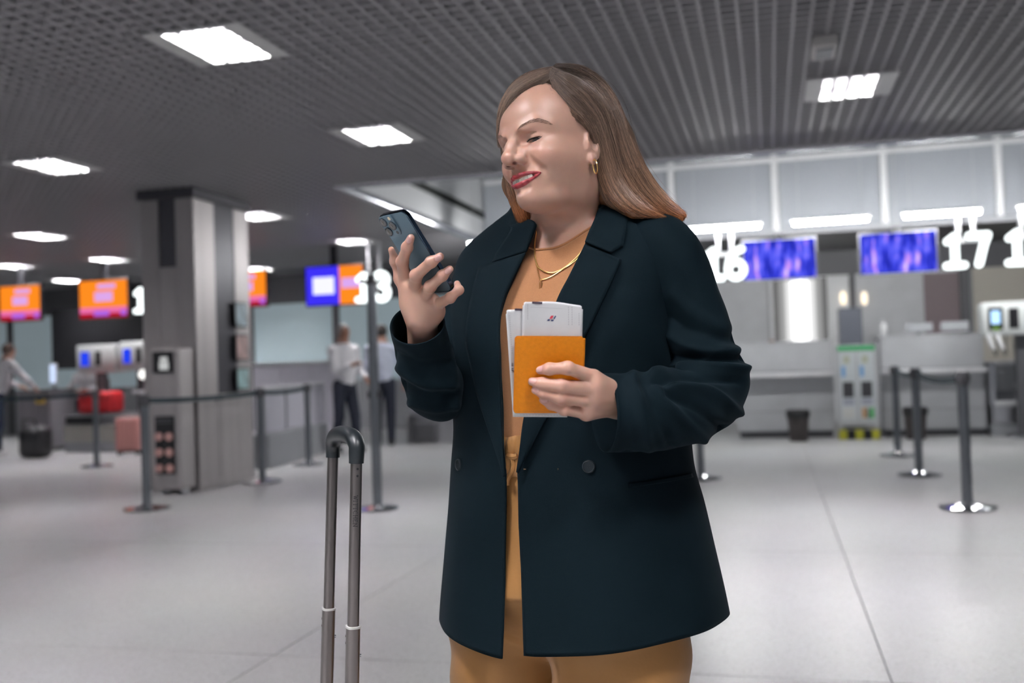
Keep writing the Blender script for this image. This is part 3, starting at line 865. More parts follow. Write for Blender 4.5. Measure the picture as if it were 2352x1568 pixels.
MB().bx(-.08, .08, -.03, 0, .07, .20, .004).obj('plate', mat('notice_yellow', (.75, .48, .02), .5), t)
MB().bx(-.05, .05, -.034, -.03, .11, .16).obj('print', M_DGREY, t)

sh = [(.12, .34, .25, .75, M_KBLUE, 'screen'), (.50, .64, .25, .75, M_BLACK, 'slot')]
kiosk(-10.62, 14.0, 1.24, 1.70, .74, 'left of two white machines with blue screens beside the column', sh)
kiosk(-9.86, 14.0, 1.26, 1.73, .64, 'right of two white machines with blue screens touching the column', sh)
t = empty('round_lamp', (-9.42, 13.55, .945), 0, 'small round white lamp on the conveyor ledge beside the column', 'lamp')
MB().lathe([(.05, 0), (.05, .015), (.012, .02), (.012, .18)], n=14).obj('stem', M_DGREY, t, True, 30)
MB().lathe([(.01, .17), (.055, .19), (.075, .245), (.055, .30), (.01, .32)], n=18).obj('globe', emit_mat('lamp_globe', (1, .98, .95), 1.8), t, True)
MB().bx(-13.9, -10.9, 17.0, 17.06, 1.35, 2.55).obj('dark_board', M_BLACK, WB)

# luggage
t = empty('travel_bag', (-10.32, 13.72, .60), 0, 'red travel bag lying on the conveyor', 'bag')
MB().box((0, 0, .17), (.62, .36, .34), bev=.06).obj('body', mat('red_bag', (.55, .012, .018), .55), t, True, 60)
MB().tube([(-.2, -.19, .2), (-.12, -.22, .34), (.12, -.22, .34), (.2, -.19, .2)], .014, 8).obj('handle', mat('dark_red', (.25, .01, .012), .6), t, True)
MB().bx(-.31, .31, -.185, -.178, .22, .235).obj('zip', mat('dark_red', (.25, .01, .012), .6), t)
t = empty('suitcase', (-9.28, 12.95, 0), math.radians(20), 'pink hard suitcase standing on the floor beside the column', 'suitcase')
M_PINK = mat('pink_shell', (.52, .24, .22), .35)
MB().box((0, 0, .31), (.34, .24, .50), bev=.04).obj('shell', M_PINK, t, True, 60)
for k in range(5): MB().bx(-.14+k*.062, -.12+k*.062, -.126, -.118, .12, .50).obj('rib', M_PINK, t)
for sx in (-1, 1):
    for sy in (-1, 1): MB().cyl((sx*.13-.012, sy*.08, .03), (sx*.13+.012, sy*.08, .03), .03, n=14).obj('wheel', M_BLACK, t, True)
MB().tube([(-.07, .08, .54), (-.07, .08, .60), (.07, .08, .60), (.07, .08, .54)], .012, 8).obj('handle', M_STEEL, t)
MB().bx(-.13, .13, -.10, .10, .045, .065).obj('wheel_plate', M_BLACK, t)
t = empty('duffel_bag', (-10.62, 12.60, 0), 0, 'black bag standing on the floor behind the left traveller', 'bag')
MB().box((0, 0, .24), (.42, .34, .48), bev=.10).obj('body', M_BLACK, t, True, 60)
MB().tube([(-.12, -.12, .44), (-.1, -.14, .58), (.1, -.14, .58), (.12, -.12, .44)], .014, 8).obj('handle', M_BLACK, t, True)

# ================================================================ people in the background
def bg_person(label, loc, rz, J, shirt, trouser, skin, hair, shoe, res=.011, parts=('shirt', 'trousers', 'hair', 'shoe')):
    """J: joints in the person's own space (x right, y forward, z up)"""
    J = {k: np.array(v, float) for k, v in J.items()}
    S = SDF()
    S.ell(J['head'], (.074, .095, .115)); S.rc(J['head']-[0, .02, .06], J['neck'], .052, .056, .03)
    S.ell(J['head']+np.array(J.get('face', (0, .09, -.02)))*1.0, (.016, .02, .024), .01)
    S.rc(J['neck'], J['hip'], .10, .12, .05)
    limbs = []
    for s in 'LR':
        S.rc(J['sh'+s], J['el'+s], .046, .038, .04); S.rc(J['el'+s], J['wr'+s], .038, .028, .02)
        d = J['wr'+s]-J['el'+s]; d = d/np.linalg.norm(d); S.rc(J['wr'+s], J['wr'+s]+d*.09, .027, .022, .015)
        for k in range(4): 
            side = np.cross(d, [0, 0, 1.0]); side = side/max(np.linalg.norm(side), 1e-3)
            a = J['wr'+s]+d*.085+side*(k-1.5)*.018; S.rc(a, a+d*.07+np.array([0, 0, -.015]), .010, .008, .006)
        a = J['wr'+s]+d*.03; S.rc(a, a+d*.05+np.array([0, 0, .04]), .013, .010, .01)
        if 'kn'+s in J:
            S.rc(J['hip'+s], J['kn'+s], .078, .055, .04); S.rc(J['kn'+s], J['an'+s], .052, .036, .03)
    pts = np.array([v for k, v in J.items() if k != 'face'])
    lo, hi = pts.min(0)-.16, pts.max(0)+.16
    V, Q = surface_nets(S, lo, hi, res); V = smooth_mesh(V, Q, 1)
    P = np_mesh('person', V, Q, skin); P.location = loc; P.rotation_euler = (0, 0, rz)
    tag(P, label, 'person', 'people in the background')
    # shirt
    T = SDF(); T.rc(J['neck']-[0, 0, .05], J['hip']+[0, 0, .05], .125, .145); T.ell((J['neck']+J['hip'])/2+[0, .02, .02], (.185, .13, .26), .05)
    T.rc(J['shL'], J['shR'], .075, .075, .05)
    for s in 'LR':
        T.rc(J['sh'+s], J['el'+s], .066, .056, .03); T.rc(J['el'+s], J['el'+s]*.2+J['wr'+s]*.8, .056, .045, .02)
    zb = J['hip'][2]-.06
    V, Q = surface_nets(lambda p: np.maximum(T(p)+.004*np.sin(p[:, 2]*40+p[:, 0]*25), zb-p[:, 2]), lo, hi, res); V = smooth_mesh(V, Q, 2)
    np_mesh('shirt', V, Q, shirt, P)
    if 'knL' in J:
        L = SDF(); L.ell(J['hip']+[0, 0, .0], (.175, .135, .13))
        for s in 'LR': L.rc(J['hip'+s], J['kn'+s], .098, .075, .03); L.rc(J['kn'+s], J['an'+s]-[0, 0, .02], .074, .060, .02)
        V, Q = surface_nets(L, lo, hi, res); V = smooth_mesh(V, Q, 2); np_mesh('trousers', V, Q, trouser, P)
        for s in 'LR':
            F_ = SDF(); a = J['an'+s]; F_.rc(a+[0, -.04, -.035], a+[0, .13, -.045], .048, .040)
            V, Q = surface_nets(lambda p: np.maximum(F_(p), (a[2]-.085)-p[:, 2]), a-.2, a+.25, .012); np_mesh('shoe', smooth_mesh(V, Q, 1), Q, shoe, P)
    if hair is not None:
        H_ = SDF(); H_.ell(J['head']+[0, -.018, .022], (.084, .098, .108))
        fd = np.array(J.get('face', (0, .09, -.02))); fd = fd/np.linalg.norm(fd)
        V, Q = surface_nets(lambda p: np.maximum(H_(p), ((p-J['head'])@fd)-.028-.35*np.maximum(p[:, 2]-J['head'][2]-.03, 0)*2), J['head']-.2, J['head']+.2, .009); np_mesh('hair', smooth_mesh(V, Q, 1), Q, hair, P)
    return P
M_SK1 = mat('skin_brown', (.30, .15, .10), .5); M_SK2 = mat('skin_light', (.48, .28, .21), .5)
M_SHW = mat('white_shirt', (.74, .73, .76), .7); M_SHB = mat('pale_blue_shirt', (.58, .62, .74), .7)
M_NAVY = mat('navy_trousers', (.010, .014, .030), .7); M_DH = mat('dark_hair', (.025, .018, .015), .5); M_GH = mat('grey_hair', (.22, .20, .19), .6)
M_JEAN = mat('dark_jeans', (.012, .025, .055), .75); M_SNEAK = mat('white_sneaker', (.72, .70, .70), .5)
def stand(h=1.78, lean=0.0, stride=.0):
    k = h/1.78
    J = dict(head=(0, .02+lean*1.5, 1.66), neck=(0, 0+lean*1.3, 1.48), hip=(0, 0, .94), shL=(-.19, lean*1.2, 1.42), shR=(.19, lean*1.2, 1.42),
             elL=(-.26, .02+lean, 1.13), elR=(.26, .02+lean, 1.13), wrL=(-.22, .20+lean, 1.02), wrR=(.22, .20+lean, 1.02),
             hipL=(-.09, 0, .90), hipR=(.09, 0, .90), knL=(-.10, .03+stride*.5, .50), knR=(.10, .03-stride*.3, .50), anL=(-.10, stride, .09), anR=(.10, -stride, .09))
    return {a: tuple(np.array(b)*np.array([1, 1, k])) for a, b in J.items()}
J = stand(1.80, 0, .12); J.update(elR=(.24, .10, 1.15), wrR=(.05, .27, 1.22))
bg_person('standing person in white shirt and dark trousers turned sideways by the pale desk', (-5.80, 12.98, 0), math.radians(240), J, M_SHW, M_NAVY, M_SK1, M_GH, M_BLACK)
J = stand(1.82, 0, .08); J.update(wrR=(.30, .15, .95), elR=(.29, .02, 1.15))
bg_person('standing person in pale blue shirt seen from behind next to the raised elbow', (-5.62, 13.98, 0), math.radians(20), J, M_SHB, M_NAVY, M_SK2, M_DH, M_BLACK)
J = stand(1.74, .16, .10); J.update(elR=(.28, .36, 1.16), wrR=(.20, .52, 1.06), elL=(-.27, .34, 1.16), wrL=(-.15, .52, 1.06))
bg_person('person in white shirt and dark jeans leaning on the grey service desk', (-11.58, 12.86, 0), math.radians(-18), J, M_SHW, M_JEAN, M_SK2, mat('brown_hair_flat', (.09, .055, .04), .6), M_SNEAK)
sit = dict(head=(0, .06, 1.19), neck=(0, .03, 1.02), hip=(0, -.06, .56), shL=(-.19, .02, .97), shR=(.19, .02, .97), elL=(-.28, .14, .76), elR=(.28, .14, .76), wrL=(-.10, .32, .74), wrR=(.10, .32, .74),
           hipL=(-.09, -.05, .52), hipR=(.09, -.05, .52), knL=(-.11, .34, .50), knR=(.11, .34, .50), anL=(-.11, .34, .09), anR=(.11, .34, .09))
bg_person('seated attendant in white shirt behind the conveyor left of the red bag', (-11.42, 14.88, 0), math.radians(190), {k: (v[0], v[1], v[2]+(.22 if k not in ('anL', 'anR') else .10)) for k, v in sit.items()}, M_SHW, M_NAVY, M_SK2, mat('pale_hair', (.45, .40, .36), .6), M_BLACK)
bg_person('seated attendant whose head shows over the desk beside the bright panel', (.04, 15.88, 0), math.radians(180), {k: (v[0], v[1], v[2]+(.08 if k not in ('anL', 'anR') else 0)) for k, v in sit.items()}, M_SHB, M_NAVY, mat('skin_rosy', (.50, .26, .19), .5), mat('red_brown_hair', (.20, .09, .06), .6), M_BLACK)
for x, y, z, rz, lab in [(-11.43, 14.94, .69, 190, 'office chair under the attendant by the conveyor'), (.04, 15.94, .55, 180, 'office chair behind the desk beside the bright panel')]:
    t = empty('office_chair', (x, y, 0), math.radians(rz), lab, 'chair', 'office chairs')
    MB().bx(-.22, .22, -.22, .18, z-.12, z-.045, .02).obj('seat', M_BLACK, t)
    MB().bx(-.20, .20, -.29, -.25, z+.05, z+.45, .015).obj('backrest', M_BLACK, t)
    MB().bx(-.03, .03, -.28, -.24, z-.1, z+.1).obj('back_bar', M_DGREY, t)
    MB().cyl((0, 0, .06), (0, 0, z-.1), .03, n=12).obj('stem', M_STEEL, t, True)
    for k in range(5):
        a = k*2*math.pi/5; MB().tube([(0, 0, .08), (.24*math.cos(a), .24*math.sin(a), .05)], [.022, .016], 8).obj('leg', M_DGREY, t)
        MB().cyl((.24*math.cos(a)-.012, .24*math.sin(a), .025), (.24*math.cos(a)+.012, .24*math.sin(a), .025), .025, n=10).obj('caster', M_BLACK, t)

# ================================================================ the woman: frames and body shape
def heading(az):
    a = math.radians(az); return np.array([math.sin(a), math.cos(a), 0.0])
T_F = heading(-162.0)                         # the way her chest faces
T_R = np.array([T_F[1], -T_F[0], 0.0])        # her right
T_O = np.array([-0.325, 1.70, 0.0])           # floor point under her
def t2w(p): p = np.atleast_2d(p); return T_O+p[:, :1]*T_R+p[:, 1:2]*T_F+p[:, 2:3]*np.array([0, 0, 1.0])
def w2t(P): d = np.atleast_2d(P)-T_O; return np.c_[d@T_R, d@T_F, d[:, 2]]

def head_frame(az, el, rl):
    a = math.radians(az); e = math.radians(el)
    f = np.array([math.sin(a)*math.cos(e), math.cos(a)*math.cos(e), math.sin(e)])
    x = np.cross(f, [0, 0, 1.0]); x /= np.linalg.norm(x); z = np.cross(x, f)
    r = math.radians(rl); x2 = x*math.cos(r)+z*math.sin(r); z2 = np.cross(x2, f)
    return np.c_[x2, f, z2]
H_R = head_frame(-148, -4, -8)
H_O = dep(1155, 366, 1.56)-H_R@np.array([.003, .113, -.013])
def h2w(p): return np.atleast_2d(p)@H_R.T+H_O
def w2h(P): return (np.atleast_2d(P)-H_O)@H_R

# torso outline: z, half width, front depth, back depth, centre x, centre y
TORSO = np.array([
 (.700, .262, .190, .185, .012, .000), (.760, .254, .190, .180, .012, .000), (.850, .238, .188, .170, .012, .000),
 (.930, .224, .184, .156, .012, .000), (1.00, .211, .180, .146, .014, .000), (1.08, .205, .180, .140, .014, .000),
 (1.16, .206, .184, .136, .014, .000), (1.23, .209, .178, .132, .014, .000), (1.29, .212, .156, .126, .014, .000),
 (1.335, .212, .128, .116, .014, .002), (1.365, .203, .108, .108, .015, .004), (1.388, .182, .092, .100, .016, .004),
 (1.408, .148, .080, .092, .018, .006), (1.425, .112, .072, .084, .020, .008), (1.44, .084, .066, .076, .022, .010), (1.47, .068, .064, .070, .022, .012)])
TS = catmull(TORSO, 400)
NEXP = 2.35
def tprof(z): return [np.interp(z, TS[:, 0], TS[:, k]) for k in range(1, 6)]
def torso_pt(z, th, off=0.0):
    """local point of the torso outline at height z and polar angle th (0 front, + to her right)"""
    z = np.asarray(z, float); th = np.asarray(th, float)
    a, bf, bb, cx, cy = tprof(z)
    s, c = np.sin(th), np.cos(th)
    b = np.where(c >= 0, bf, bb)
    r = ((np.abs(s)/(a+off))**NEXP+(np.abs(c)/(b+off))**NEXP)**(-1/NEXP)
    return np.stack([cx+r*s, cy+r*c, np.broadcast_to(z, r.shape)], -1)
def torso_f(P, off=0.0):
    a, bf, bb, cx, cy = tprof(P[:, 2])
    x, y = P[:, 0]-cx, P[:, 1]-cy
    b = np.where(y >= 0, bf, bb)
    t = ((np.abs(x)/(a+off))**NEXP+(np.abs(y)/(b+off))**NEXP)**(1/NEXP)
    return (t-1)*np.minimum(a, b)
def cast(f, px, d0=1.2, d1=2.3, n=600):
    """first hit of the pixel ray with the implicit surface f(world points)"""
    ds = np.linspace(d0, d1, n); r = ray(*px)
    v = f(CAM+ds[:, None]*r)
    i = np.nonzero(v < 0)[0]
    if len(i) == 0 or i[0] == 0: return CAM+r*ds[np.argmin(v)]
    a, b = ds[i[0]-1], ds[i[0]]
    for _ in range(14):
        m = (a+b)/2
        if f((CAM+m*r)[None])[0] < 0: b = m
        else: a = m
    return CAM+r*b
def cast_torso(px, off=0.0): return cast(lambda P: torso_f(w2t(P), off), px)

# head in head space (metres, x = her right, y forward, z up), mirrored in x
def mm(*a): return tuple(v*.001 for v in a)
def chain(S, pts, rad, k, sub=False):
    for (a, b), (r0, r1) in zip(zip(pts[:-1], pts[1:]), zip(rad[:-1], rad[1:])):
        S.rc(mm(*a), mm(*b), r0*.001, r1*.001, k, sub)
UPLIP = [(0, 91.0, -40.6), (6, 91.2, -39.6), (15, 87.2, -40.2), (25, 79.8, -41.8), (33.5, 72.6, -43.4)]
LOLIP = [(0, 89.2, -54.8), (8, 88.8, -54.4), (17, 84.8, -52.0), (26, 78.3, -48.0), (33.5, 72.4, -44.2)]
UPR = [2.7, 2.9, 2.6, 1.8, .7]; LOR = [3.5, 3.5, 3.0, 2.0, .6]
MOUTH = [(0, 92, -47.4), (14, 88.2, -46.6), (25, 80.4, -45.0), (32, 74.8, -43.9)]
BROW = [(16.5, 85.0, 30.5), (25, 81.5, 34.0), (38, 72.5, 36.8), (48, 62, 34.0), (56, 51, 28)]
EYE_C = (31.5, 57.8, 11.2)
def build_head():
    S = SDF()
    S.ell(mm(0, -14, 45), mm(74, 91, 86))
    S.ell(mm(0, 22, 48), mm(52, 58, 48), .03)
    S.ell(mm(0, 28, -2), mm(50, 56, 54), .03)
    S.ell(mm(36, 36, -20), mm(26, 32, 27), .022)
    S.ell(mm(0, 18, -43), mm(50, 59, 41), .022)
    S.ell(mm(0, 74, -74), mm(18, 19, 15), .024)
    S.ell(mm(0, 34, -79), mm(36, 44, 20), .022)
    S.ell(mm(0, 64, -46), mm(27, 25, 25), .015)
    S.ell(mm(44, -9, -21), mm(22, 29, 27), .028)
    S.ell(mm(37, 54, -16), mm(18, 20, 15), .016)                                                    # cheek apple
    chain(S, [(0, 78, 28), (16, 76.5, 30), (36, 64.5, 35), (50, 50, 29)], [7, 8, 8, 6.5], .012)      # brow ridge
    S.ell(mm(28.5, 82, 12), mm(16, 11.0, 10), .012, True)                                         # eye socket
    S.ell(mm(15, 87, 13), mm(5, 7, 10), .010, True)                                                 # beside the nose bridge
    S.ell(mm(*EYE_C), mm(15.8, 15.4, 14.2), .005)                                                   # lids over the eyeball
    chain(S, [(20, 77.5, 17.0), (25, 76.5, 19.5), (31, 74.0, 20.8), (38, 69.0, 20.3)], [.4, .9, 1.0, .5], .003, True)         # lid crease
    chain(S, [(21, 73, .8), (32, 68.5, -1.2), (43, 59.5, 2)], [1.6, 2.6, 1.6], .006)                 # lower lid pouch
    # nose
    chain(S, [(0, 81, 25), (0, 93, 7), (0, 102.5, -10)], [7.0, 7.6, 9.6], .009)
    S.ell(mm(0, 103.0, -13.0), mm(11.5, 10.2, 10.0), .008)
    S.ell(mm(14.2, 89.5, -16.8), mm(8.8, 12.0, 8.0), .0055)
    S.ell(mm(13, 82.5, -5), mm(6, 7, 8), .008)
    S.rc(mm(0, 99, -20), mm(0, 89, -26), .0042, .005, .005)
    S.ell(mm(0, 98, -33), mm(26, 15, 8.5), .004, True)
    S.ell(mm(7.6, 98.0, -22.6), mm(3.8, 6.0, 4.4), .0015, True)
    chain(S, [(24.5, 83, -16), (24, 84, -22)], [.5, .9], .004, True)                           # groove behind the wing
    # smile folds
    chain(S, [(24, 84, -17), (31, 78.5, -29), (38, 71.5, -40), (39.5, 67.5, -50)], [1.3, 1.9, 1.8, .8], .008, True)
    # lips
    chain(S, UPLIP, UPR, .0025)
    chain(S, LOLIP, LOR, .0025)
    chain(S, MOUTH, [3.3, 3.1, 2.1, .5], .001, True)
    chain(S, [(a, b-7, c) for a, b, c in MOUTH], [3.7, 3.4, 2.4, .5], .001, True)
    S.rc(mm(0, 97.0, -28), mm(0, 95.5, -36), .0024, .0026, .004, True)                               # philtrum
    S.rc(mm(0, 93.5, -63.5), mm(14, 87.5, -62.5), .002, .001, .010, True)                               # under the lip
    # eye slit
    u = np.array([23, -15.5, 1.4]); u = u/np.linalg.norm(u); w = np.array([0, 0, 1.0]); w -= u*(w@u); w /= np.linalg.norm(w)
    v = np.cross(w, u)
    S.ell(mm(32.0, 69.0, 9.7), mm(13.8, 10, 2.9), .0008, True, np.c_[u, v, w])
    # ear
    S.ell(mm(71, -20, -5), mm(6, 15, 27), .006)
    S.ell(mm(75, -18, -1), mm(6, 8, 15), .004, True)
    S.ell(mm(72, -11, -31), mm(5.5, 8, 9), .005)
    S.rc(mm(71, -5, -12), mm(72, -5, -6), .004, .004, .004)
    return S
HEAD = build_head()
def head_sdf(P):
    q = w2h(P); q[:, 0] = np.abs(q[:, 0]); return HEAD(q)
NECK = SDF()
_nt = h2w(mm(0, -24, -50))[0]; _nb = t2w([(.010, .006, 1.395)])[0]
NECK.rc(_nt, _nb, .054, .062)
NECK.rc(_nb, t2w([(.02, -.01, 1.33)])[0], .064, .07, .03)
def chest_f(P):
    q = w2t(P); return np.maximum(torso_f(q, -.017), q[:, 2]-1.395)
def head_neck_sdf(P):
    return _smin(_smin(head_sdf(P), NECK(P), .016), chest_f(P), .03)

# ================================================================ the woman: skin, clothes, hair
def attr_mat(name, rough, spec=.5, sss=0.0, bump=None, sheen=0.0, mul=None, coat=0.0):
    m = mat(name, (.5, .5, .5), rough, 0, spec, bump=bump, sss=sss, sheen=sheen, coat=coat)
    nt = m.node_tree; b = nt.nodes['Principled BSDF']
    a = nt.nodes.new('ShaderNodeVertexColor'); a.layer_name = 'tint'
    if mul:
        tc = nt.nodes.new('ShaderNodeTexCoord')
        n = nt.nodes.new('ShaderNodeTexNoise'); n.inputs['Scale'].default_value = mul[0]; n.inputs['Detail'].default_value = 5
        nt.links.new(tc.outputs['Object'], n.inputs['Vector'])
        mr = nt.nodes.new('ShaderNodeMapRange'); mr.inputs['To Min'].default_value = 1-mul[1]; mr.inputs['To Max'].default_value = 1+mul[1]
        nt.links.new(n.outputs['Fac'], mr.inputs['Value'])
        mx = nt.nodes.new('ShaderNodeVectorMath'); mx.operation = 'SCALE'
        nt.links.new(a.outputs['Color'], mx.inputs[0]); nt.links.new(mr.outputs['Result'], mx.inputs['Scale'])
        nt.links.new(mx.outputs['Vector'], b.inputs['Base Color'])
    else:
        nt.links.new(a.outputs['Color'], b.inputs['Base Color'])
    return m
SKIN = np.array([.585, .352, .266])
M_SKIN = attr_mat('skin', .34, .55, sss=.12, bump=(900, .12), mul=(60, .05))

def chain_dist(q, pts, rad):
    d = np.full(len(q), 9.0)
    for (a, b), (r0, r1) in zip(zip(pts[:-1], pts[1:]), zip(rad[:-1], rad[1:])):
        a = np.array(a)*.001; b = np.array(b)*.001; ab = b-a
        h = np.clip(((q-a)@ab)/(ab@ab), 0, 1)
        d = np.minimum(d, np.linalg.norm(q-a-h[:, None]*ab, axis=1)-(r0+(r1-r0)*h)*.001)
    return d
def smoothstep(x, a, b): t = np.clip((x-a)/(b-a), 0, 1); return t*t*(3-2*t)
def mixc(C, c, w): return C*(1-w[:, None])+np.array(c)*w[:, None]

# ---- head, neck and the chest under the neckline
hb = h2w([mm(x, y, z) for x in (-95, 95) for y in (-115, 125) for z in (-110, 140)])
lo, hi = hb.min(0), hb.max(0)
lo[2] = 1.30
chest_lo, chest_hi = np.array([-.52, 1.40, 1.285]), np.array([-.10, 1.88, 1.47])
def neck_cut(P):            # the neck piece ends under the clothes
    return np.maximum(head_neck_sdf(P), 1.29-P[:, 2])
def face_grid():
    V, Q = surface_nets(neck_cut, np.minimum(lo, [-.52, 1.44, 1.285]), np.maximum(hi, [-.12, 1.82, 1.3]), .0022)
    return V, Q
Vh, Qh = face_grid()
# refine: project the vertices on the exact surface a few times (Newton)
def snap(V, f, it=3, e=4e-4):
    for _ in range(it):
        v = f(V)
        g = np.stack([(f(V+np.eye(3)[i]*e)-f(V-np.eye(3)[i]*e))/(2*e) for i in range(3)], 1)
        g2 = (g*g).sum(1); V = V-g*np.clip(v/np.maximum(g2, .2), -.002, .002)[:, None]
    return V
def subdivide_quads(V, Q):
    """one linear split of every quad"""
    E = np.concatenate([Q[:, [i, (i+1) % 4]] for i in range(4)]); Es = np.sort(E, 1)
    key = Es[:, 0].astype(np.int64)*len(V)+Es[:, 1]
    uk, inv = np.unique(key, return_inverse=True)
    a, b = uk//len(V), uk % len(V)
    ev = (V[a]+V[b])/2; fv = V[Q].mean(1)
    n, ne = len(V), len(uk); m = len(Q)
    e = inv.reshape(4, m).T+n; c = np.arange(m)+n+ne
    V2 = np.concatenate([V, ev, fv])
    Q2 = np.concatenate([np.stack([Q[:, i], e[:, i], c, e[:, i-1]], 1) for i in range(4)])
    return V2, Q2
Vh = smooth_mesh(Vh, Qh, 1, .5)
# finer mesh for the face only
qh = w2h(Vh)
isface = (qh[:, 1] > .02) & (qh[:, 2] > -.11) & (qh[:, 2] < .06)
fq = isface[Qh].all(1)
Vs, Qs = subdivide_quads(Vh, Qh)
Vh, Qh = Vs, Qs
qh = w2h(Vh)
sel = (qh[:, 1] > .015) & (qh[:, 2] > -.11)
Vsel = snap(Vh[sel], head_neck_sdf, 2); Vh[sel] = Vsel
Vh = smooth_mesh(Vh, Qh, 1, .35)
qh = w2h(Vh); qa = qh.copy(); qa[:, 0] = np.abs(qa[:, 0])
Ch = np.tile(SKIN, (len(Vh), 1))
# rosy cheeks and nose, darker lids, lips, brows
d = np.linalg.norm((qa-np.array(mm(40, 64, -18)))/np.array([1, 1, .8]), axis=1)
Ch = mixc(Ch, (.60, .27, .20), .35*np.exp(-(d/.022)**2))
d = np.linalg.norm(qa-np.array(mm(0, 111, -14)), axis=1); Ch = mixc(Ch, (.60, .28, .21), .30*np.exp(-(d/.014)**2))
d = np.linalg.norm((qa-np.array(mm(31, 68, 16)))/np.array([1.4, 1, .8]), axis=1); Ch = mixc(Ch, (.36, .20, .16), .28*np.exp(-(d/.012)**2))
dl = np.minimum(chain_dist(qa, UPLIP, UPR), chain_dist(qa, LOLIP, LOR))
lipw = 1-smoothstep(dl, .0006, .0013)
lipw *= (qa[:, 1] > .07)
Ch = mixc(Ch, (.30, .022, .040), lipw*.95)
dm = chain_dist(qa, [(a, b-6, c) for a, b, c in MOUTH], [3.7, 3.4, 2.4, .5])
Ch = mixc(Ch, (.06, .012, .012), (1-smoothstep(dm, -.0002, .0012))*(qa[:, 1] > .065)*(1-lipw*.6))
db = chain_dist(qa, BROW, [3.2, 3.4, 2.8, 2.0, .8]); Ch = mixc(Ch, (.17, .095, .068), 0.55*(1-smoothstep(db, -.0012, .0022)))
dn = np.linalg.norm((qa-np.array(mm(7.6, 97.5, -22.0)))/np.array([1, 1.2, .9]), axis=1); Ch = mixc(Ch, (.16, .05, .04), 1-smoothstep(dn, .0034, .0052))
ds = chain_dist(qa, [(20.5, 74, 10.5), (31.5, 70.0, 7.6), (43, 61, 11)], [.6, .8, .6]); Ch = mixc(Ch, (.12, .06, .05), .75*(1-smoothstep(ds, .0004, .0022)))

# ---- hands
def hand_sdf(f, wrist, arm, heel=()):
    """f: five joint lists (thumb first), wrist and arm points"""
    S = SDF(); w = np.array(wrist)
    S.rc(arm, w, .026, .0235)
    mcp = [np.array(c[0]) for c in f]
    for i in range(1, 5):
        S.rc(w+(mcp[i]-w)*.12, mcp[i], .0165, .0118, .014)
    for i in range(1, 4):
        S.rc((w+mcp[i])/2, mcp[i+1]*.7+mcp[i]*.3, .0135, .0105, .012)
    for c, rr in zip(f, RADII):
        for (a, b), (r0, r1) in zip(zip(c[:-1], c[1:]), zip(rr[:-1], rr[1:])):
            S.rc(a, b, r0*.94, r1*.94, .002 if c is not f[0] else .008)
        for j in (1, 2):                                   # knuckle swellings
            if j < len(c)-1: S.ell(c[j], (rr[j]*1.06,)*3, .004)
    S.rc(w, f[0][0], .019, .014, .016)
    for h_, r_ in heel: S.ell(h_, (r_,)*3, .014)
    return S
RADII = [(.0135, .0100, .0080, .0055), (.0112, .0094, .0084, .0062), (.0114, .0096, .0085, .0064), (.0110, .0091, .0081, .0060), (.0098, .0080, .0070, .0054)]
# phone pose
PH_R = np.c_[(.8290, -.5590, -.0050), (-.3345, -.5030, .7970), (-.4482, -.6597, -.6030)]
PH_R, _ = np.linalg.qr(PH_R); PH_R = PH_R*np.sign((PH_R*np.c_[(.829, -.559, -.005), (-.3345, -.503, .797), (-.4482, -.6597, -.603)]).sum(0))
PH_O = dep(953, 583, 1.52)
def on_plane(px, o, n, h):
    r = ray(*px); t = ((o-CAM)@n+h)/(r@n); return CAM+r*t
def pp(px, h): return on_plane(px, PH_O, PH_R[:, 2], h)
RH = [[pp((941, 690), .004), pp((920, 640), -.010), pp((908, 600), -.016), pp((899, 573), -.016)],
      [pp((931, 648), .022), pp((924, 601), .020), pp((935, 568), .014), pp((944, 546), .009)],
      [pp((951, 664), .026), pp((956, 632), .026), pp((990, 602), .018), pp((1011, 589), .009)],
      [pp((973, 684), .025), pp((988, 658), .026), pp((1016, 633), .017), pp((1033, 618), .008)],
      [pp((999, 702), .020), pp((1034, 684), .016), pp((1054, 666), .002), pp((1050, 651), -.009)]]
RW = dep(968, 728, 1.556); RA = dep(974, 800, 1.605)
def nails(V, C, f, n_dir, skip=()):
    for k, c in enumerate(f):
        if k in skip: continue
        a, b = np.array(c[-2]), np.array(c[-1]); u = (b-a)/np.linalg.norm(b-a)
        nd = n_dir-u*(n_dir@u); nd /= np.linalg.norm(nd); s = np.cross(u, nd)
        cen = b-u*.001+nd*RADII[k][-1]*.9
        q = V-cen; l = np.stack([q@u/.0072, q@s/.0052, q@nd/.0045], 1)
        w = 1-smoothstep(np.linalg.norm(l, axis=1), .80, 1.0)
        C = mixc(C, (.66, .40, .37), w*.9)
        rim = np.exp(-((np.linalg.norm(l, axis=1)-.98)/.10)**2)
        C = mixc(C, (.36, .17, .12), rim*.55)
    return C
def make_hand(f, w, arm, n_dir, skip=(), heel=()):
    S = hand_sdf(f, w, arm, heel)
    pts = np.array([p for c in f for p in c]+[w, arm]); lo_, hi_ = pts.min(0)-.035, pts.max(0)+.035
    V, Q = surface_nets(S, lo_, hi_, .0016)
    V = smooth_mesh(V, Q, 2, .5)
    C = np.tile(SKIN, (len(V), 1))
    for k, c in enumerate(f):
        for j in range(len(c)-1):
            d_ = np.linalg.norm(V-np.array(c[j]), axis=1); C = mixc(C, (.55, .25, .19), .30*np.exp(-(d_/.012)**2))
        d_ = np.linalg.norm(V-np.array(c[-1]), axis=1); C = mixc(C, (.62, .30, .25), .40*np.exp(-(d_/.010)**2))
    return V, Q, nails(V, C, f, n_dir, skip)
view = lambda P: (CAM-P)/np.linalg.norm(CAM-P)
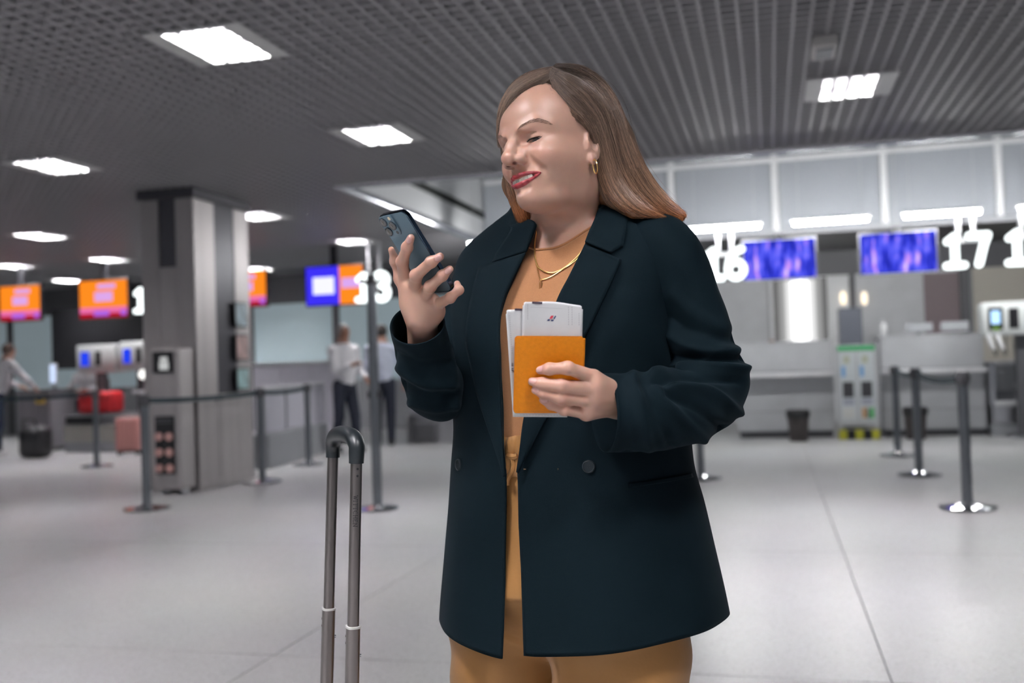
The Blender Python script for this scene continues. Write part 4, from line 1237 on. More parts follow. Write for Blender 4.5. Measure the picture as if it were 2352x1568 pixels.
V1, Q1, C1 = make_hand(RH, RW, RA, PH_R[:, 2]*.7+view(RW)*.3, (0,), [(dep(999, 715, 1.556), .016), (dep(948, 695, 1.552), .020), (dep(975, 700, 1.550), .020)])
# passport plane
PA_D = 1.405
PA_O = dep(1260, 862, PA_D)
_px = dep(1339, 862, PA_D+.004)-dep(1182, 862, PA_D-.004); PA_X = _px/np.linalg.norm(_px)
_py = dep(1262, 774, PA_D-.012)-dep(1259, 950, PA_D+.012); PA_Y = _py-PA_X*(_py@PA_X); PA_Y /= np.linalg.norm(PA_Y)
PA_N = np.cross(PA_X, PA_Y)
def qq(px, h): return on_plane(px, PA_O, PA_N, h)
LH = [[qq((1385, 905), -.035), qq((1352, 868), -.030), qq((1305, 845), -.019), qq((1272, 838), -.0165)],
      [qq((1363, 866), .004), qq((1304, 845), .021), qq((1262, 847), .015), qq((1240, 850), .009)],
      [qq((1368, 893), .008), qq((1290, 886), .022), qq((1246, 881), .014), qq((1222, 876), .009)],
      [qq((1362, 921), .005), qq((1288, 913), .020), qq((1250, 903), .013), qq((1229, 896), .009)],
      [qq((1346, 948), .000), qq((1296, 941), .015), qq((1266, 929), .011), qq((1246, 919), .008)]]
LW = dep(1424, 922, 1.470); LA = dep(1500, 940, 1.495)
V2, Q2, C2 = make_hand(LH, LW, LA, PA_N*.75+np.array([0, 0, .45]), (0,))

# body under the clothes: torso and limbs, low resolution
B = SDF()
B.rc(t2w([(.012, .0, 1.28)])[0], t2w([(.012, .01, 1.05)])[0], .105, .115)
B.rc(t2w([(.012, .01, 1.05)])[0], t2w([(.012, 0, .86)])[0], .12, .13, .06)
for s in (-1, 1):
    B.rc(t2w([(.012+s*.15, 0, 1.335)])[0], t2w([(.012+s*.02, 0, 1.33)])[0], .045, .06, .05)
    B.rc(t2w([(.03+s*.10, 0, .84)])[0], t2w([(.048+s*.105, 0, .45)])[0], .085, .055, .04)
    B.rc(t2w([(.048+s*.105, 0, .45)])[0], t2w([(.048+s*.105, -.02, .09)])[0], .050, .034, .03)
LP = [t2w([(-.10, -.005, 1.352)])[0], dep(1520, 575, 1.63), dep(1576, 700, 1.63), dep(1606, 805, 1.62), dep(1630, 880, 1.595), dep(1592, 930, 1.545), dep(1505, 944, 1.484), dep(1388, 948, 1.462)]
LR = [.050, .057, .058, .058, .060, .057, .0585, .0580]
RP = [t2w([(.12, -.005, 1.335)])[0], dep(1122, 615, 1.80), dep(1085, 720, 1.78), dep(1046, 820, 1.74), dep(1012, 898, 1.69), dep(987, 862, 1.64), dep(971, 800, 1.60), dep(958, 744, 1.557)]
RR = [.052, .052, .053, .054, .049, .047, .0445, .0435]
for P_ in (LP, RP):
    c_ = catmull(P_, 29)[:26]
    for a_, b_ in zip(c_[:-1], c_[1:]): B.rc(a_, b_, .022, .022, .008)
lo_, hi_ = np.array([-.68, 1.35, .04]), np.array([-.02, 2.0, 1.42])
V3, Q3 = surface_nets(B, lo_, hi_, .012)
C3 = np.tile(SKIN, (len(V3), 1))
off = np.cumsum([0, len(Vh), len(V1), len(V2)])
BV = np.concatenate([Vh, V1, V2, V3])-T_O; BQ = np.concatenate([Qh, Q1+off[1], Q2+off[2], Q3+off[3]])
PERSON = np_mesh('person', BV, BQ, M_SKIN, None, True)
PERSON.location = T_O
set_color(PERSON, np.concatenate([Ch, C1, C2, C3]))
tag(PERSON, 'smiling long-haired person in a dark blazer looking at a phone and holding a passport', 'person')
def pobj(name, V, Q, m, parent=None, smooth=True, sharp=None, solid=None):
    o = np_mesh(name, np.asarray(V)-T_O, Q, m, parent or PERSON, smooth, sharp)
    if solid:
        md = o.modifiers.new('thickness', 'SOLIDIFY'); md.thickness = solid[0]; md.offset = solid[1]
    return o
def pmb(name, mb, m, parent=None, smooth=True, sharp=40):
    o = mb.obj(name, m, parent or PERSON, smooth, sharp)
    o.data.transform(Matrix.Translation(Vector(-T_O)))
    return o

# ---- eyes, lashes, teeth, earring
def ball(c, r, n=24):
    V = []; Fs = []
    for i in range(n+1):
        a = math.pi*i/n
        for j in range(2*n):
            b = math.pi*j/n; V.append((c[0]+r*math.sin(a)*math.cos(b), c[1]+r*math.sin(a)*math.sin(b), c[2]+r*math.cos(a)))
    for i in range(n):
        for j in range(2*n):
            k = (j+1) % (2*n); Fs.append((i*2*n+j, (i+1)*2*n+j, (i+1)*2*n+k, i*2*n+k))
    return np.array(V), np.array(Fs)
M_EYE = attr_mat('eye', .20, .3)
for s in (-1, 1):
    c = np.array([s*EYE_C[0], EYE_C[1], EYE_C[2]])*.001
    V, Q = ball(c, .0129)
    g = np.array([-.05, math.cos(math.radians(30)), -math.sin(math.radians(30))]); g /= np.linalg.norm(g)
    an = np.degrees(np.arccos(np.clip(((V-c)/.0129)@g, -1, 1)))
    C = np.tile([.42, .38, .36], (len(V), 1)); C = mixc(C, (.045, .042, .040), 1-smoothstep(an, 40, 45)); C = mixc(C, (.004, .004, .004), 1-smoothstep(an, 10, 12))
    o = pobj('eye', h2w(V), Q, M_EYE); set_color(o, C)
M_LASH = mat('dark_lash', (.015, .010, .009), .6)
rl = random.Random(3)
for s in (-1, 1):
    m = MB()
    crv = catmull([(20.0, 75.2, 9.6), (25, 74.9, 11.9), (31.5, 72.4, 12.6), (38, 68.0, 12.8), (45.0, 60.8, 12.2)], 40)
    ln = [h2w(mm(s*p[0], p[1]+.3, p[2]-.1))[0] for p in crv]
    m.tube(ln, [.0005+.0008*math.sin(math.pi*i/39) for i in range(40)], 6)
    for i in range(2, 35, 1):
        p = crv[i]; L = 4.5+2.5*i/40
        d = np.array([.35*(i/40)+.12*rl.uniform(-1, 1), .95, -.25-.25*rl.random()]); d /= np.linalg.norm(d)
        q = [p+d*L*u+np.array([0, 0, 1.6])*u*u for u in (0, .5, 1)]
        m.tube([h2w(mm(s*a[0], a[1], a[2]))[0] for a in q], [.00028, .0002, .00005], 4)
    pmb('eyelash', m, M_LASH)
    m = MB()                                               # brow hairs
    bc = catmull(BROW, 60); pl = []
    for i in range(240):
        t_ = rl.random()*58; a = bc[int(t_)]; w_ = 2.8*math.sin(math.pi*min(1, .15+.85*(1-t_/62)))
        st = np.array([a[0], a[1]+2.2, a[2]+rl.uniform(-1, 1)*w_])
        dr = bc[min(59, int(t_)+4)]-bc[int(t_)]; dr = dr/np.linalg.norm(dr); dr = dr+np.array([0, .1, .30*(1-t_/60)]); dr /= np.linalg.norm(dr)
        en = st+dr*rl.uniform(3.0, 5)
        pl += [mm(s*p[0], p[1], p[2]) for p in (st, (st+en)/2, en)]
    wp = h2w(pl); e = 5e-4
    for _ in range(3):
        v = head_sdf(wp); g = np.stack([(head_sdf(wp+np.eye(3)[k]*e)-head_sdf(wp-np.eye(3)[k]*e))/(2*e) for k in range(3)], 1)
        wp = wp-g*((v-.0004)/np.maximum((g*g).sum(1), .3))[:, None]
    for i in range(0, len(wp), 3): m.tube(wp[i:i+3], [.00016, .00014, .00005], 4)
    pmb('eyebrow', m, mat('brow_hair', (.20, .115, .080), .6))
m = MB()
M_TOOTH = mat('tooth', (.80, .76, .68), .2, spec=.6)
tee = []
for k in range(-3, 4):
    if k == 0: continue
    wdt = [0, 8.6, 7.2, 7.6, 7.0, 6.8][abs(k)]
    x0 = [0, 4.2, 11.6, 18.4, 25, 31][abs(k)]
    x_ = math.copysign(x0, k); y_ = 86.2-x0*x0*.0150
    an = math.atan2(-2*.0150*x_, 1)
    Rm = Matrix.Rotation(an, 3, 'Z')
    b = MB().box((0, 0, 0), (wdt*1.0*.001, .005, .0098), bev=.0009, R=Rm)
    m.v = []; m.f = []
    V = [h2w(np.array(v)+np.array(mm(x_, y_, -44.6+.0016*x0*x0)))[0] for v in b.v]
    pmb('tooth', MB().add(V, b.f), M_TOOTH)
M_GOLD = mat('gold', (1.0, .68, .28), .30, 1.0)
for s in (-1,):
    cen = w2h(cast(head_sdf, (1361, 368)))[0]+np.array(mm(-3, 0, -11)); m = MB()
    vd = w2h(CAM)[0]-cen; vd[2] = 0; vd /= np.linalg.norm(vd); a_ = math.radians(18); vd = np.array([vd[0]*math.cos(a_)-vd[1]*math.sin(a_), vd[0]*math.sin(a_)+vd[1]*math.cos(a_), 0])
    ring = [h2w(cen+vd*.0105*math.cos(a)+np.array([0, 0, .0115*math.sin(a)]))[0] for a in np.linspace(0, 2*math.pi, 40, endpoint=False)]
    m.tube(ring, .0011, 8, closed=True)
    pmb('earring', m, M_GOLD)

# ---- tan knit top, trousers
M_TOP = mat('tan_knit', (.43, .195, .080), .8, sheen=.3, bump=(1400, .25), noise=(500, .06))
nt_, nr_ = 140, 60
th = np.linspace(-math.pi, math.pi, nt_, endpoint=False)
ztop = 1.3560+.052*(1-np.exp(-(np.maximum(0, np.abs(th+.22)-.10)/.62)**2))
rows = []
for i in range(nr_):
    u = i/(nr_-1); z = .99+(ztop-.99)*u
    bust = .004*(np.exp(-((np.abs(th)-.52)/.30)**2))*np.exp(-((z-1.20)/.055)**2)
    rows.append(torso_pt(z, th, -.015)+np.stack([np.sin(th)*bust, np.cos(th)*bust, 0*th], -1))
def ring_quads(nr, nt):
    q = []
    for i in range(nr-1):
        for j in range(nt): q.append((i*nt+j, i*nt+(j+1) % nt, (i+1)*nt+(j+1) % nt, (i+1)*nt+j))
    return np.array(q)
top_o = pobj('knit_top', t2w(np.concatenate(rows)), ring_quads(nr_, nt_), M_TOP, solid=(.0025, -1))
m = MB(); m.tube([t2w([torso_pt(ztop[j], th[j], -.0115)])[0] for j in range(0, nt_, 2)], .0022, 8, closed=True)
pmb('neck_band', m, M_TOP, top_o)

M_TRO = mat('ochre_trousers', (.33, .155, .040), .62, sheen=.15, bump=(160, .15), noise=(8, .08))
S = SDF()
S.fn(lambda P: np.maximum(torso_f(P, -.015), .80-P[:, 2]))
S.ell((.020, .0, .80), (.222, .165, .13), .05)
for s, cx_, r_ in ((-1, -.072, .119), (1, .150, .107)):
    S.rc((cx_, .02, .73), (cx_, .015, .45), r_, r_-.010, .025)
    S.rc((cx_, .015, .45), (cx_+s*.004, 0, .06), r_-.010, r_-.018, .02)
def tro_f(P):
    v = S(P)
    z = P[:, 2]
    fold = .004*np.sin(P[:, 0]*38+z*9)*np.exp(-((z-.74)/.10)**2)+.003*np.sin(z*60+P[:, 0]*25)*np.exp(-((z-.62)/.2)**2)
    return np.maximum(np.maximum(v+fold, z-1.02), .045-z)
V, Q = surface_nets(tro_f, (-.28, -.22, .02), (.34, .24, 1.06), .008)
V = smooth_mesh(V, Q, 2, .5)
tro = pobj('trousers', t2w(V), Q, M_TRO)
# gathered waistband
thw = np.linspace(-math.pi, math.pi, 260, endpoint=False); rows = []
for k, (z, o_) in enumerate([(.985, -.016), (.990, -.008), (1.005, -.0055), (1.018, -.0075), (1.022, -.010), (1.028, -.0065), (1.043, -.0055), (1.052, -.008), (1.054, -.013)]):
    rip = .0034*np.sin(thw*46+.5*k)+.0020*np.sin(thw*81+k)
    rows.append(torso_pt(np.full(260, z), thw, o_+0*thw)+np.stack([np.sin(thw)*rip, np.cos(thw)*rip, .002*np.sin(thw*23+k)], -1))
pobj('waistband', t2w(np.concatenate(rows)), ring_quads(9, 260), M_TRO, tro)
m = MB()
m.tube([cast_torso((1172+8*math.sin(u*5), 1045+70*u), -.008) for u in np.linspace(0, 1, 24)], .0042, 8)
m.tube([cast_torso((1166+24*u, 1046+3*math.sin(u*3)), -.007) for u in np.linspace(0, 1, 12)], .0050, 8)
pmb('tie_belt', m, M_TRO, tro)
for s in (-1, 1):
    m = MB()
    sh = SDF(); sh.rc((.048+s*.11, -.04, .045), (.048+s*.12, .13, .035), .038, .036); sh.ell((.048+s*.123, .165, .035), (.040, .055, .030), .02)
    V, Q = surface_nets(lambda P: np.maximum(sh(P), .002-P[:, 2]), (.048+s*.115-.09, -.12, -.01), (.048+s*.115+.09, .26, .12), .006)
    pobj('shoe', t2w(smooth_mesh(V, Q, 1)), Q, mat('dark_shoe', (.02, .018, .018), .4))

# ---- blazer
def fabric(name, col, sheen):
    m = mat(name, col, .80, spec=.05, sheen=sheen, bump=(1500, .18), noise=(900, .12))
    m.node_tree.nodes['Principled BSDF'].inputs['Sheen Roughness'].default_value = .45
    m.node_tree.nodes['Principled BSDF'].inputs['Sheen Tint'].default_value = (.55, .75, .9, 1)
    return m
M_BLZ = fabric('dark_teal_wool', (.0028, .0072, .0104), .025)
M_LINING = mat('black_lining', (.006, .007, .009), .5)
ER = [(1195, 600), (1178, 640), (1163, 675), (1150, 725), (1149, 813), (1152, 924), (1157, 1035), (1160, 1090), (1159, 1200), (1156, 1320), (1152, 1420), (1148, 1508)]
EL = [(1376, 473), (1362, 510), (1344, 558), (1310, 630), (1278, 694), (1250, 790), (1228, 870), (1205, 955), (1196, 1030), (1187, 1082), (1190, 1200), (1195, 1300), (1198, 1400), (1201, 1502)]
def edge_curve(pts):
    out = []
    for p in pts:
        q = w2t(cast_torso(p))[0]; a, bf, bb, cx, cy = tprof(q[2]); out.append((q[2], math.atan2(q[0]-cx, q[1]-cy)))
    return np.array(sorted(out))
cR = edge_curve(ER); cL = edge_curve(EL)
cR = np.array(sorted([tuple(r) for r in cR]+[(1.40, .42), (1.43, .62), (1.455, .80)]))
cL = np.array(sorted([tuple(r) for r in cL if r[0] < 1.424]+[(1.43, -1.25), (1.455, -1.45)]))
Z0 = .722
zz = np.concatenate([np.linspace(Z0, 1.33, 90), np.linspace(1.336, 1.452, 34)])
nc = 200
from_noise = np.random.default_rng(5)
PHS = from_noise.uniform(0, 6.28, 12)
rows = []
for z in zz:
    tR = np.interp(z, cR[:, 0], cR[:, 1]); tL = np.interp(z, cL[:, 0], cL[:, 1])+2*math.pi
    u = np.linspace(0, 1, nc); t_ = tR+(tL-tR)*u
    drape = .0045*np.sin(5*t_+PHS[0])*smoothstep(np.array(1.05-z), 0, .3)+.0025*np.sin(9*t_+PHS[1]+4*z)*smoothstep(np.array(1.05-z), 0, .3)
    wr = .0016*np.sin(40*z+3*t_+PHS[2])*np.exp(-((z-1.05)/.10)**2)+.0018*np.sin(26*z-6*t_+PHS[3])*np.exp(-((z-1.24)/.08)**2)
    lift = -(.022*np.exp(-((t_-tR)/.45)**2)+.011*np.exp(-((t_-tL)/.6)**2))*np.clip((.95-z)/.23, 0, 1)+.022*np.maximum(0, -np.sin(t_))**2*np.clip((1.0-z)/.28, 0, 1)
    rows.append(torso_pt(z+lift, t_, 0.0)+np.stack([np.sin(t_)*(drape+wr), np.cos(t_)*(drape+wr), 0*t_], -1))
q = []
for i in range(len(zz)-1):
    for j in range(nc-1): q.append((i*nc+j, (i+1)*nc+j, (i+1)*nc+j+1, i*nc+j+1))
BLZ = pobj('blazer', t2w(np.concatenate(rows)), np.array(q), M_BLZ, solid=(.0035, -1))

def strip(name, A, Bp, offA, offB, na=60, nb=12, parent=BLZ, bulge=.004, m=M_BLZ, extra=None):
    """cloth strip lying on the torso between two outlines"""
    A = catmull(A, na); Bp = catmull(Bp, na); V = []
    for i in range(na):
        for j in range(nb):
            w = j/(nb-1); px = A[i]*(1-w)+Bp[i]*w
            V.append(cast_torso(px, offA+(offB-offA)*w+bulge*math.sin(math.pi*min(1, w*1.15))*.5))
    Qs = [(i*nb+j, i*nb+j+1, (i+1)*nb+j+1, (i+1)*nb+j) for i in range(na-1) for j in range(nb-1)]
    return pobj(name, np.array(V), np.array(Qs), m, parent, solid=(.004, 0))
strip('lapel', [(1344, 562), (1310, 630), (1278, 694), (1250, 790), (1228, 870), (1205, 955), (1195, 1030), (1188, 1084)],
      [(1427, 597), (1398, 662), (1368, 725), (1341, 778), (1309, 850), (1275, 925), (1238, 992), (1190, 1086)], .009, .0075)
strip('lapel', [(1207, 581), (1163, 672), (1149, 725), (1148, 813), (1151, 924), (1156, 1035), (1159, 1094)],
      [(1100, 614), (1079, 700), (1070, 776), (1081, 839), (1102, 924), (1139, 1035), (1157, 1095)], .009, .0075)
# collar: right patch, round the back of the neck, left patch
nb = 10
prs = []
def patch(Fp, Bp_, n):
    F_ = catmull(Fp, n); tt = np.linspace(0, len(Bp_)-1, n); B_ = np.array([np.interp(tt, np.arange(len(Bp_)), [p[c] for p in Bp_]) for c in (0, 1)]).T
    for i in range(n):
        prs.append([cast_torso(F_[i]*(1-j/(nb-1))+B_[i]*(j/(nb-1)), 0.010-.006*j/(nb-1)) for j in range(nb)])
patch([(1344, 556), (1352, 535), (1364, 508), (1374, 480)], [(1403, 581), (1431, 564), (1437, 534), (1440, 505)], 22)
p0 = w2t(np.array(prs[-1])); 
a0, a1 = -1.35, -2*math.pi+1.25
for t_ in np.linspace(a0, a1, 40)[1:]:
    k = np.sin((t_-a0)/(a1-a0)*math.pi)
    row = []
    for j in range(nb):
        w = j/(nb-1)
        zf = 1.432+.030*k; zo = 1.412+.0*k
        r = torso_pt(np.array(zf*(1-w)+zo*w), np.array(t_), .010-.005*w+.003*math.sin(math.pi*w)); row.append(t2w([r])[0])
    prs.append(row)
patch([(1236, 505), (1229, 525), (1219, 552), (1208, 578)], [(1188, 512), (1160, 552), (1140, 582), (1131, 602)], 20)
V = np.array([p for r in prs for p in r]); n_ = len(prs)
# ease the three pieces into one another
G_ = V.reshape(n_, nb, 3)
for it in range(3):
    for i0 in (22, 61):
        for i in range(i0-4, i0+5):
            G_[i] = (G_[i-1]+2*G_[i]+G_[i+1])/4
Qc = [(i*nb+j, (i+1)*nb+j, (i+1)*nb+j+1, i*nb+j+1) for i in range(n_-1) for j in range(nb-1)]
pobj('collar', G_.reshape(-1, 3), np.array(Qc), M_BLZ, BLZ, solid=(.004, 0))

# sleeves
def sleeve(path, radii, ns, nt, ridges, ph):
    C_ = catmull(path, ns); Rr = catmull(np.array(radii)[:, None], ns)[:, 0]
    T = np.gradient(C_, axis=0); T /= np.linalg.norm(T, axis=1)[:, None]
    u = np.cross(T[0], [0, 0, 1.0]); u /= np.linalg.norm(u); V = []; Nn = []
    for i in range(ns):
        u = u-T[i]*(u@T[i]); u /= np.linalg.norm(u); w = np.cross(T[i], u)
        for j in range(nt):
            a = 2*math.pi*j/nt; d_ = u*math.cos(a)+w*math.sin(a)
            s = i/ns
            wr = .0022*math.sin(30*s+2*a+ph)*math.exp(-((s-.55)/.22)**2)+.0012*math.sin(55*s-3*a+ph*2)*math.exp(-((s-.6)/.3)**2)
            V.append(C_[i]+d_*(Rr[i]+wr)); Nn.append(d_)
    V = np.array(V); Nn = np.array(Nn)
    px = proj(V); vis = ((CAM-V)*Nn).sum(1) > 0
    for pl, amp, sig in ridges:
        pl = catmull(pl, 24); d_ = np.full(len(V), 1e9)
        for a, b in zip(pl[:-1], pl[1:]):
            ab = b-a; h = np.clip(((px[:, :2]-a)@ab)/(ab@ab), 0, 1)
            d_ = np.minimum(d_, np.linalg.norm(px[:, :2]-a-h[:, None]*ab, axis=1))
        V = V+Nn*(amp*np.exp(-(d_/sig)**2)*vis)[:, None]
    # turned-in cuff
    last = V[-nt:]; cen = last.mean(0)
    for k, (dz, f_) in enumerate([(.001, .965), (-.004, .93), (-.05, .90)]):
        V = np.concatenate([V, cen+(last-cen)*f_+T[-1]*dz])
    q = ring_quads(ns+3, nt)
    return V, q
RID_L = [([(1500, 858), (1560, 843), (1630, 838), (1712, 846)], .010, 9), ([(1505, 878), (1590, 866), (1700, 874)], -.009, 10),
         ([(1545, 886), (1630, 900), (1695, 945)], .010, 11), ([(1530, 908), (1600, 938), (1665, 990)], -.008, 11),
         ([(1505, 890), (1555, 950), (1615, 1005)], .0095, 11), ([(1478, 880), (1512, 950), (1540, 1020)], -.007, 12), ([(1455, 862), (1472, 935), (1490, 1025)], .006, 13),
         ([(1530, 770), (1600, 800), (1690, 806)], .007, 13), ([(1520, 815), (1600, 826), (1700, 824)], -.009, 11), ([(1545, 680), (1600, 725), (1665, 755)], .005, 16),
         ([(1540, 730), (1600, 765), (1680, 780)], -.004, 14), ([(1425, 870), (1432, 950), (1440, 1035)], -.003, 14)]
V, Q = sleeve(LP, LR, 170, 96, RID_L, 1.3)
pobj('sleeve', V, Q, M_BLZ, BLZ)
RID_R = [([(915, 845), (970, 880), (1035, 885)], .007, 10), ([(922, 880), (980, 908), (1045, 905)], -.007, 10), ([(945, 925), (1000, 938), (1045, 930)], .006, 10), ([(912, 810), (970, 838), (1030, 830)], -.004, 12),
         ([(1030, 800), (1045, 860), (1045, 930)], .004, 10)]
V, Q = sleeve(RP, RR, 170, 96, RID_R, 2.1)
pobj('sleeve', V, Q, M_BLZ, BLZ)
# buttons, pocket welt, buttonhole
M_BTN = mat('dark_button', (.010, .016, .021), .4, spec=.3)
def nrm_at(px, off):
    a, b, c = cast_torso(px, off), cast_torso((px[0]+6, px[1]), off), cast_torso((px[0], px[1]-6), off)
    x = b-a; y = c-a; n = np.cross(x, y); n /= np.linalg.norm(n); x /= np.linalg.norm(x); y = np.cross(n, x)
    return a, x, y, n
for px in ((1054, 1067), (1352, 1071)):
    a, x, y, n = nrm_at(px, .0015)
    b = MB(); prof = [(.0096, 0), (.0100, .0012), (.0096, .0028), (.0084, .0033), (.0077, .0024), (.0054, .0022), (.001, .0022)]
    b.lathe(prof, n=28)
    V = [a+x*v[0]+y*v[1]+n*v[2] for v in b.v]
    bo = pmb('button', MB().add(V, b.f), M_BTN, BLZ)
    h = MB()
    for sx in (-1, 1):
        for sy in (-1, 1):
            c = a+x*sx*.0018+y*sy*.0018
            h.cyl(c+n*.0022, c+n*.0028, .0008, n=8)
    pmb('thread_hole', h, M_LINING, BLZ)
a, x, y, n = nrm_at((1206, 1077), .002)
pmb('buttonhole', MB().add([a+x*s*.0022+y*t_*.0011+n*.001 for s, t_ in ((-1, -1), (1, -.6), (1, .6), (-1, 1))], [(0, 1, 2, 3)]), mat('tan_thread', (.50, .28, .14), .7), BLZ)
strip('pocket_flap', [(1443, 1110), (1500, 1103), (1550, 1095), (1588, 1087)], [(1444, 1120), (1500, 1112), (1550, 1104), (1591, 1096)], .0008, .0014, 24, 5, BLZ, .0005)

# ---- necklaces
def lay(px, off): return cast_torso(px, off)
for pts, r, nm in [([(1232, 530), (1228, 560), (1229, 590), (1236, 612), (1252, 624), (1272, 626), (1295, 616), (1315, 600), (1333, 582), (1346, 560)], .0014, 'necklace'),
                   ([(1230, 600), (1236, 625), (1241, 643)], .0008, 'necklace'), ([(1241, 643), (1262, 637), (1290, 620), (1320, 600), (1338, 580)], .0008, 'necklace')]:
    c = catmull(pts, 40); mbk = MB(); mbk.tube([lay(p, -.0095) for p in c], r, 8)
    pmb(nm, mbk, M_GOLD)
a = lay((1242, 650), -.0085); 
m = MB(); ux, uy = CR[:, 0], CR[:, 1]
pt = [(0, .004), (.0018, .0), (.0006, -.009), (-.0024, -.0085), (-.0018, -.0005)]
m.tube([a+ux*p[0]+uy*p[1] for p in pt], .0008, 6, closed=True)
m.tube([a+uy*.006+ux*.0016*math.cos(t_)+uy*.0018*math.sin(t_) for t_ in np.linspace(0, 6.28, 14)[:-1]], .0006, 6, closed=True)
pmb('pendant', m, M_GOLD)

# ================================================================ hair
PH_T = np.array([(-180, 118), (-130, 105), (-105, 90), (-88, 58), (-74, 38), (-36, 29), (-5, 30), (10, 38), (22, 58), (30, 71), (50, 72), (74, 79), (90, 84), (97, 100), (115, 112), (140, 116), (180, 118)], float)
CAP = SDF(); CAP.ell(mm(0, -13, 47), mm(83, 102, 93))
def face_region(q):
    v = q-np.array(mm(0, 0, 30)); r = np.linalg.norm(v, axis=1)+1e-9
    psi = np.degrees(np.arccos(np.clip(v[:, 1]/r, -1, 1))); phi = np.degrees(np.arctan2(-v[:, 0], v[:, 2]))
    return np.radians(np.interp(phi, PH_T[:, 0], PH_T[:, 1])-psi)*r
CUR = SDF()
def px_chain(S, pts, k):
    for a, b in zip(pts[:-1], pts[1:]): S.rc(dep(*a[:3]), dep(*b[:3]), a[3], b[3], k)
px_chain(CUR, [(1384, 270, 1.665, .036), (1402, 330, 1.668, .038), (1428, 390, 1.670, .035), (1462, 443, 1.665, .033), (1512, 479, 1.65, .014), (1560, 494, 1.635, .004)], .02)
px_chain(CUR, [(1372, 320, 1.635, .016), (1392, 395, 1.632, .014), (1418, 445, 1.624, .014), (1455, 482, 1.612, .010), (1530, 500, 1.605, .004)], .02)
px_chain(CUR, [(1408, 440, 1.66, .03), (1450, 476, 1.65, .018), (1500, 490, 1.63, .009)], .02)
FAR = SDF()
_f0 = h2w([mm(72, 10, 30)])[0]; _f1 = h2w([mm(74, 14, -20)])[0]
FAR.rc(_f0, _f1, .020, .020); FAR.rc(_f1, dep(1182, 425, 1.70), .022, .017, .02); FAR.rc(dep(1182, 425, 1.70), dep(1202, 500, 1.69), .017, .013, .02)
FAR.rc(h2w([mm(50, -60, 20)])[0], dep(1230, 470, 1.78), .04, .03, .03)
def hair_sdf(P):
    q = w2h(P); c = CAP(q); r = face_region(q)
    cap = -_smin(-c, -r, .006)
    return _smin(_smin(cap, CUR(P), .03), FAR(P), .02)
V, Q = surface_nets(hair_sdf, (-.52, 1.42, 1.36), (-.10, 1.90, 1.68), .0035)
V = smooth_mesh(V, Q, 2, .5)
C_ROOT, C_MID, C_LOW, C_TIP = np.array([.135, .094, .072]), np.array([.225, .150, .108]), np.array([.265, .142, .076]), np.array([.46, .150, .045])
def hair_col(t):
    t = np.asarray(t)[..., None]
    c = C_ROOT+(C_MID-C_ROOT)*np.clip(t/.35, 0, 1); c = c+(C_LOW-C_MID)*np.clip((t-.35)/.4, 0, 1); return c+(C_TIP-C_LOW)*np.clip((t-.62)/.38, 0, 1)**1.3
pz = proj(V)[:, 1]
tb = np.clip((pz-160)/350, 0, 1)*.85
def hair_mat():
    m = attr_mat('brown_hair', .36, .55)
    return m
M_HAIR = hair_mat()
HAIR = pobj('hair', V, Q, attr_mat('hair_mass', .7, .15))
set_color(HAIR, hair_col(tb)*.55)
# depth of the hair surface seen along a pixel grid, used to lay strands on it
gx = np.arange(1126, 1612, 5); gy = np.arange(126, 560, 5)
XX, YY = np.meshgrid(gx, gy, indexing='ij')
rays = np.stack([ray(a, b) for a, b in zip(XX.ravel(), YY.ravel())])
dz = np.linspace(1.48, 1.86, 150)
def both(P): return np.minimum(hair_sdf(P), head_sdf(P)+.0)
vals = np.stack([hair_sdf(CAM+rays*d_) for d_ in dz], 1)
hit = vals < 0
fi = np.where(hit.any(1), hit.argmax(1), -1)
cl = vals.argmin(1)
DM = np.where(fi > 0, dz[np.maximum(fi, 1)], dz[cl]).reshape(XX.shape)
v2 = np.stack([head_sdf(CAM+rays*d_) for d_ in dz[::2]], 1); h2 = v2 < 0
DH = np.minimum(DM, np.where(h2.any(1), dz[::2][h2.argmax(1)], 9.0).reshape(XX.shape))
def hair_depth(p, D):
    x = np.clip((p[:, 0]-gx[0])/5, 0, len(gx)-1.001); y = np.clip((p[:, 1]-gy[0])/5, 0, len(gy)-1.001)
    i, j = x.astype(int), y.astype(int); u, v = x-i, y-j
    return D[i, j]*(1-u)*(1-v)+D[i+1, j]*u*(1-v)+D[i, j+1]*(1-u)*v+D[i+1, j+1]*u*v
rng = np.random.default_rng(11)
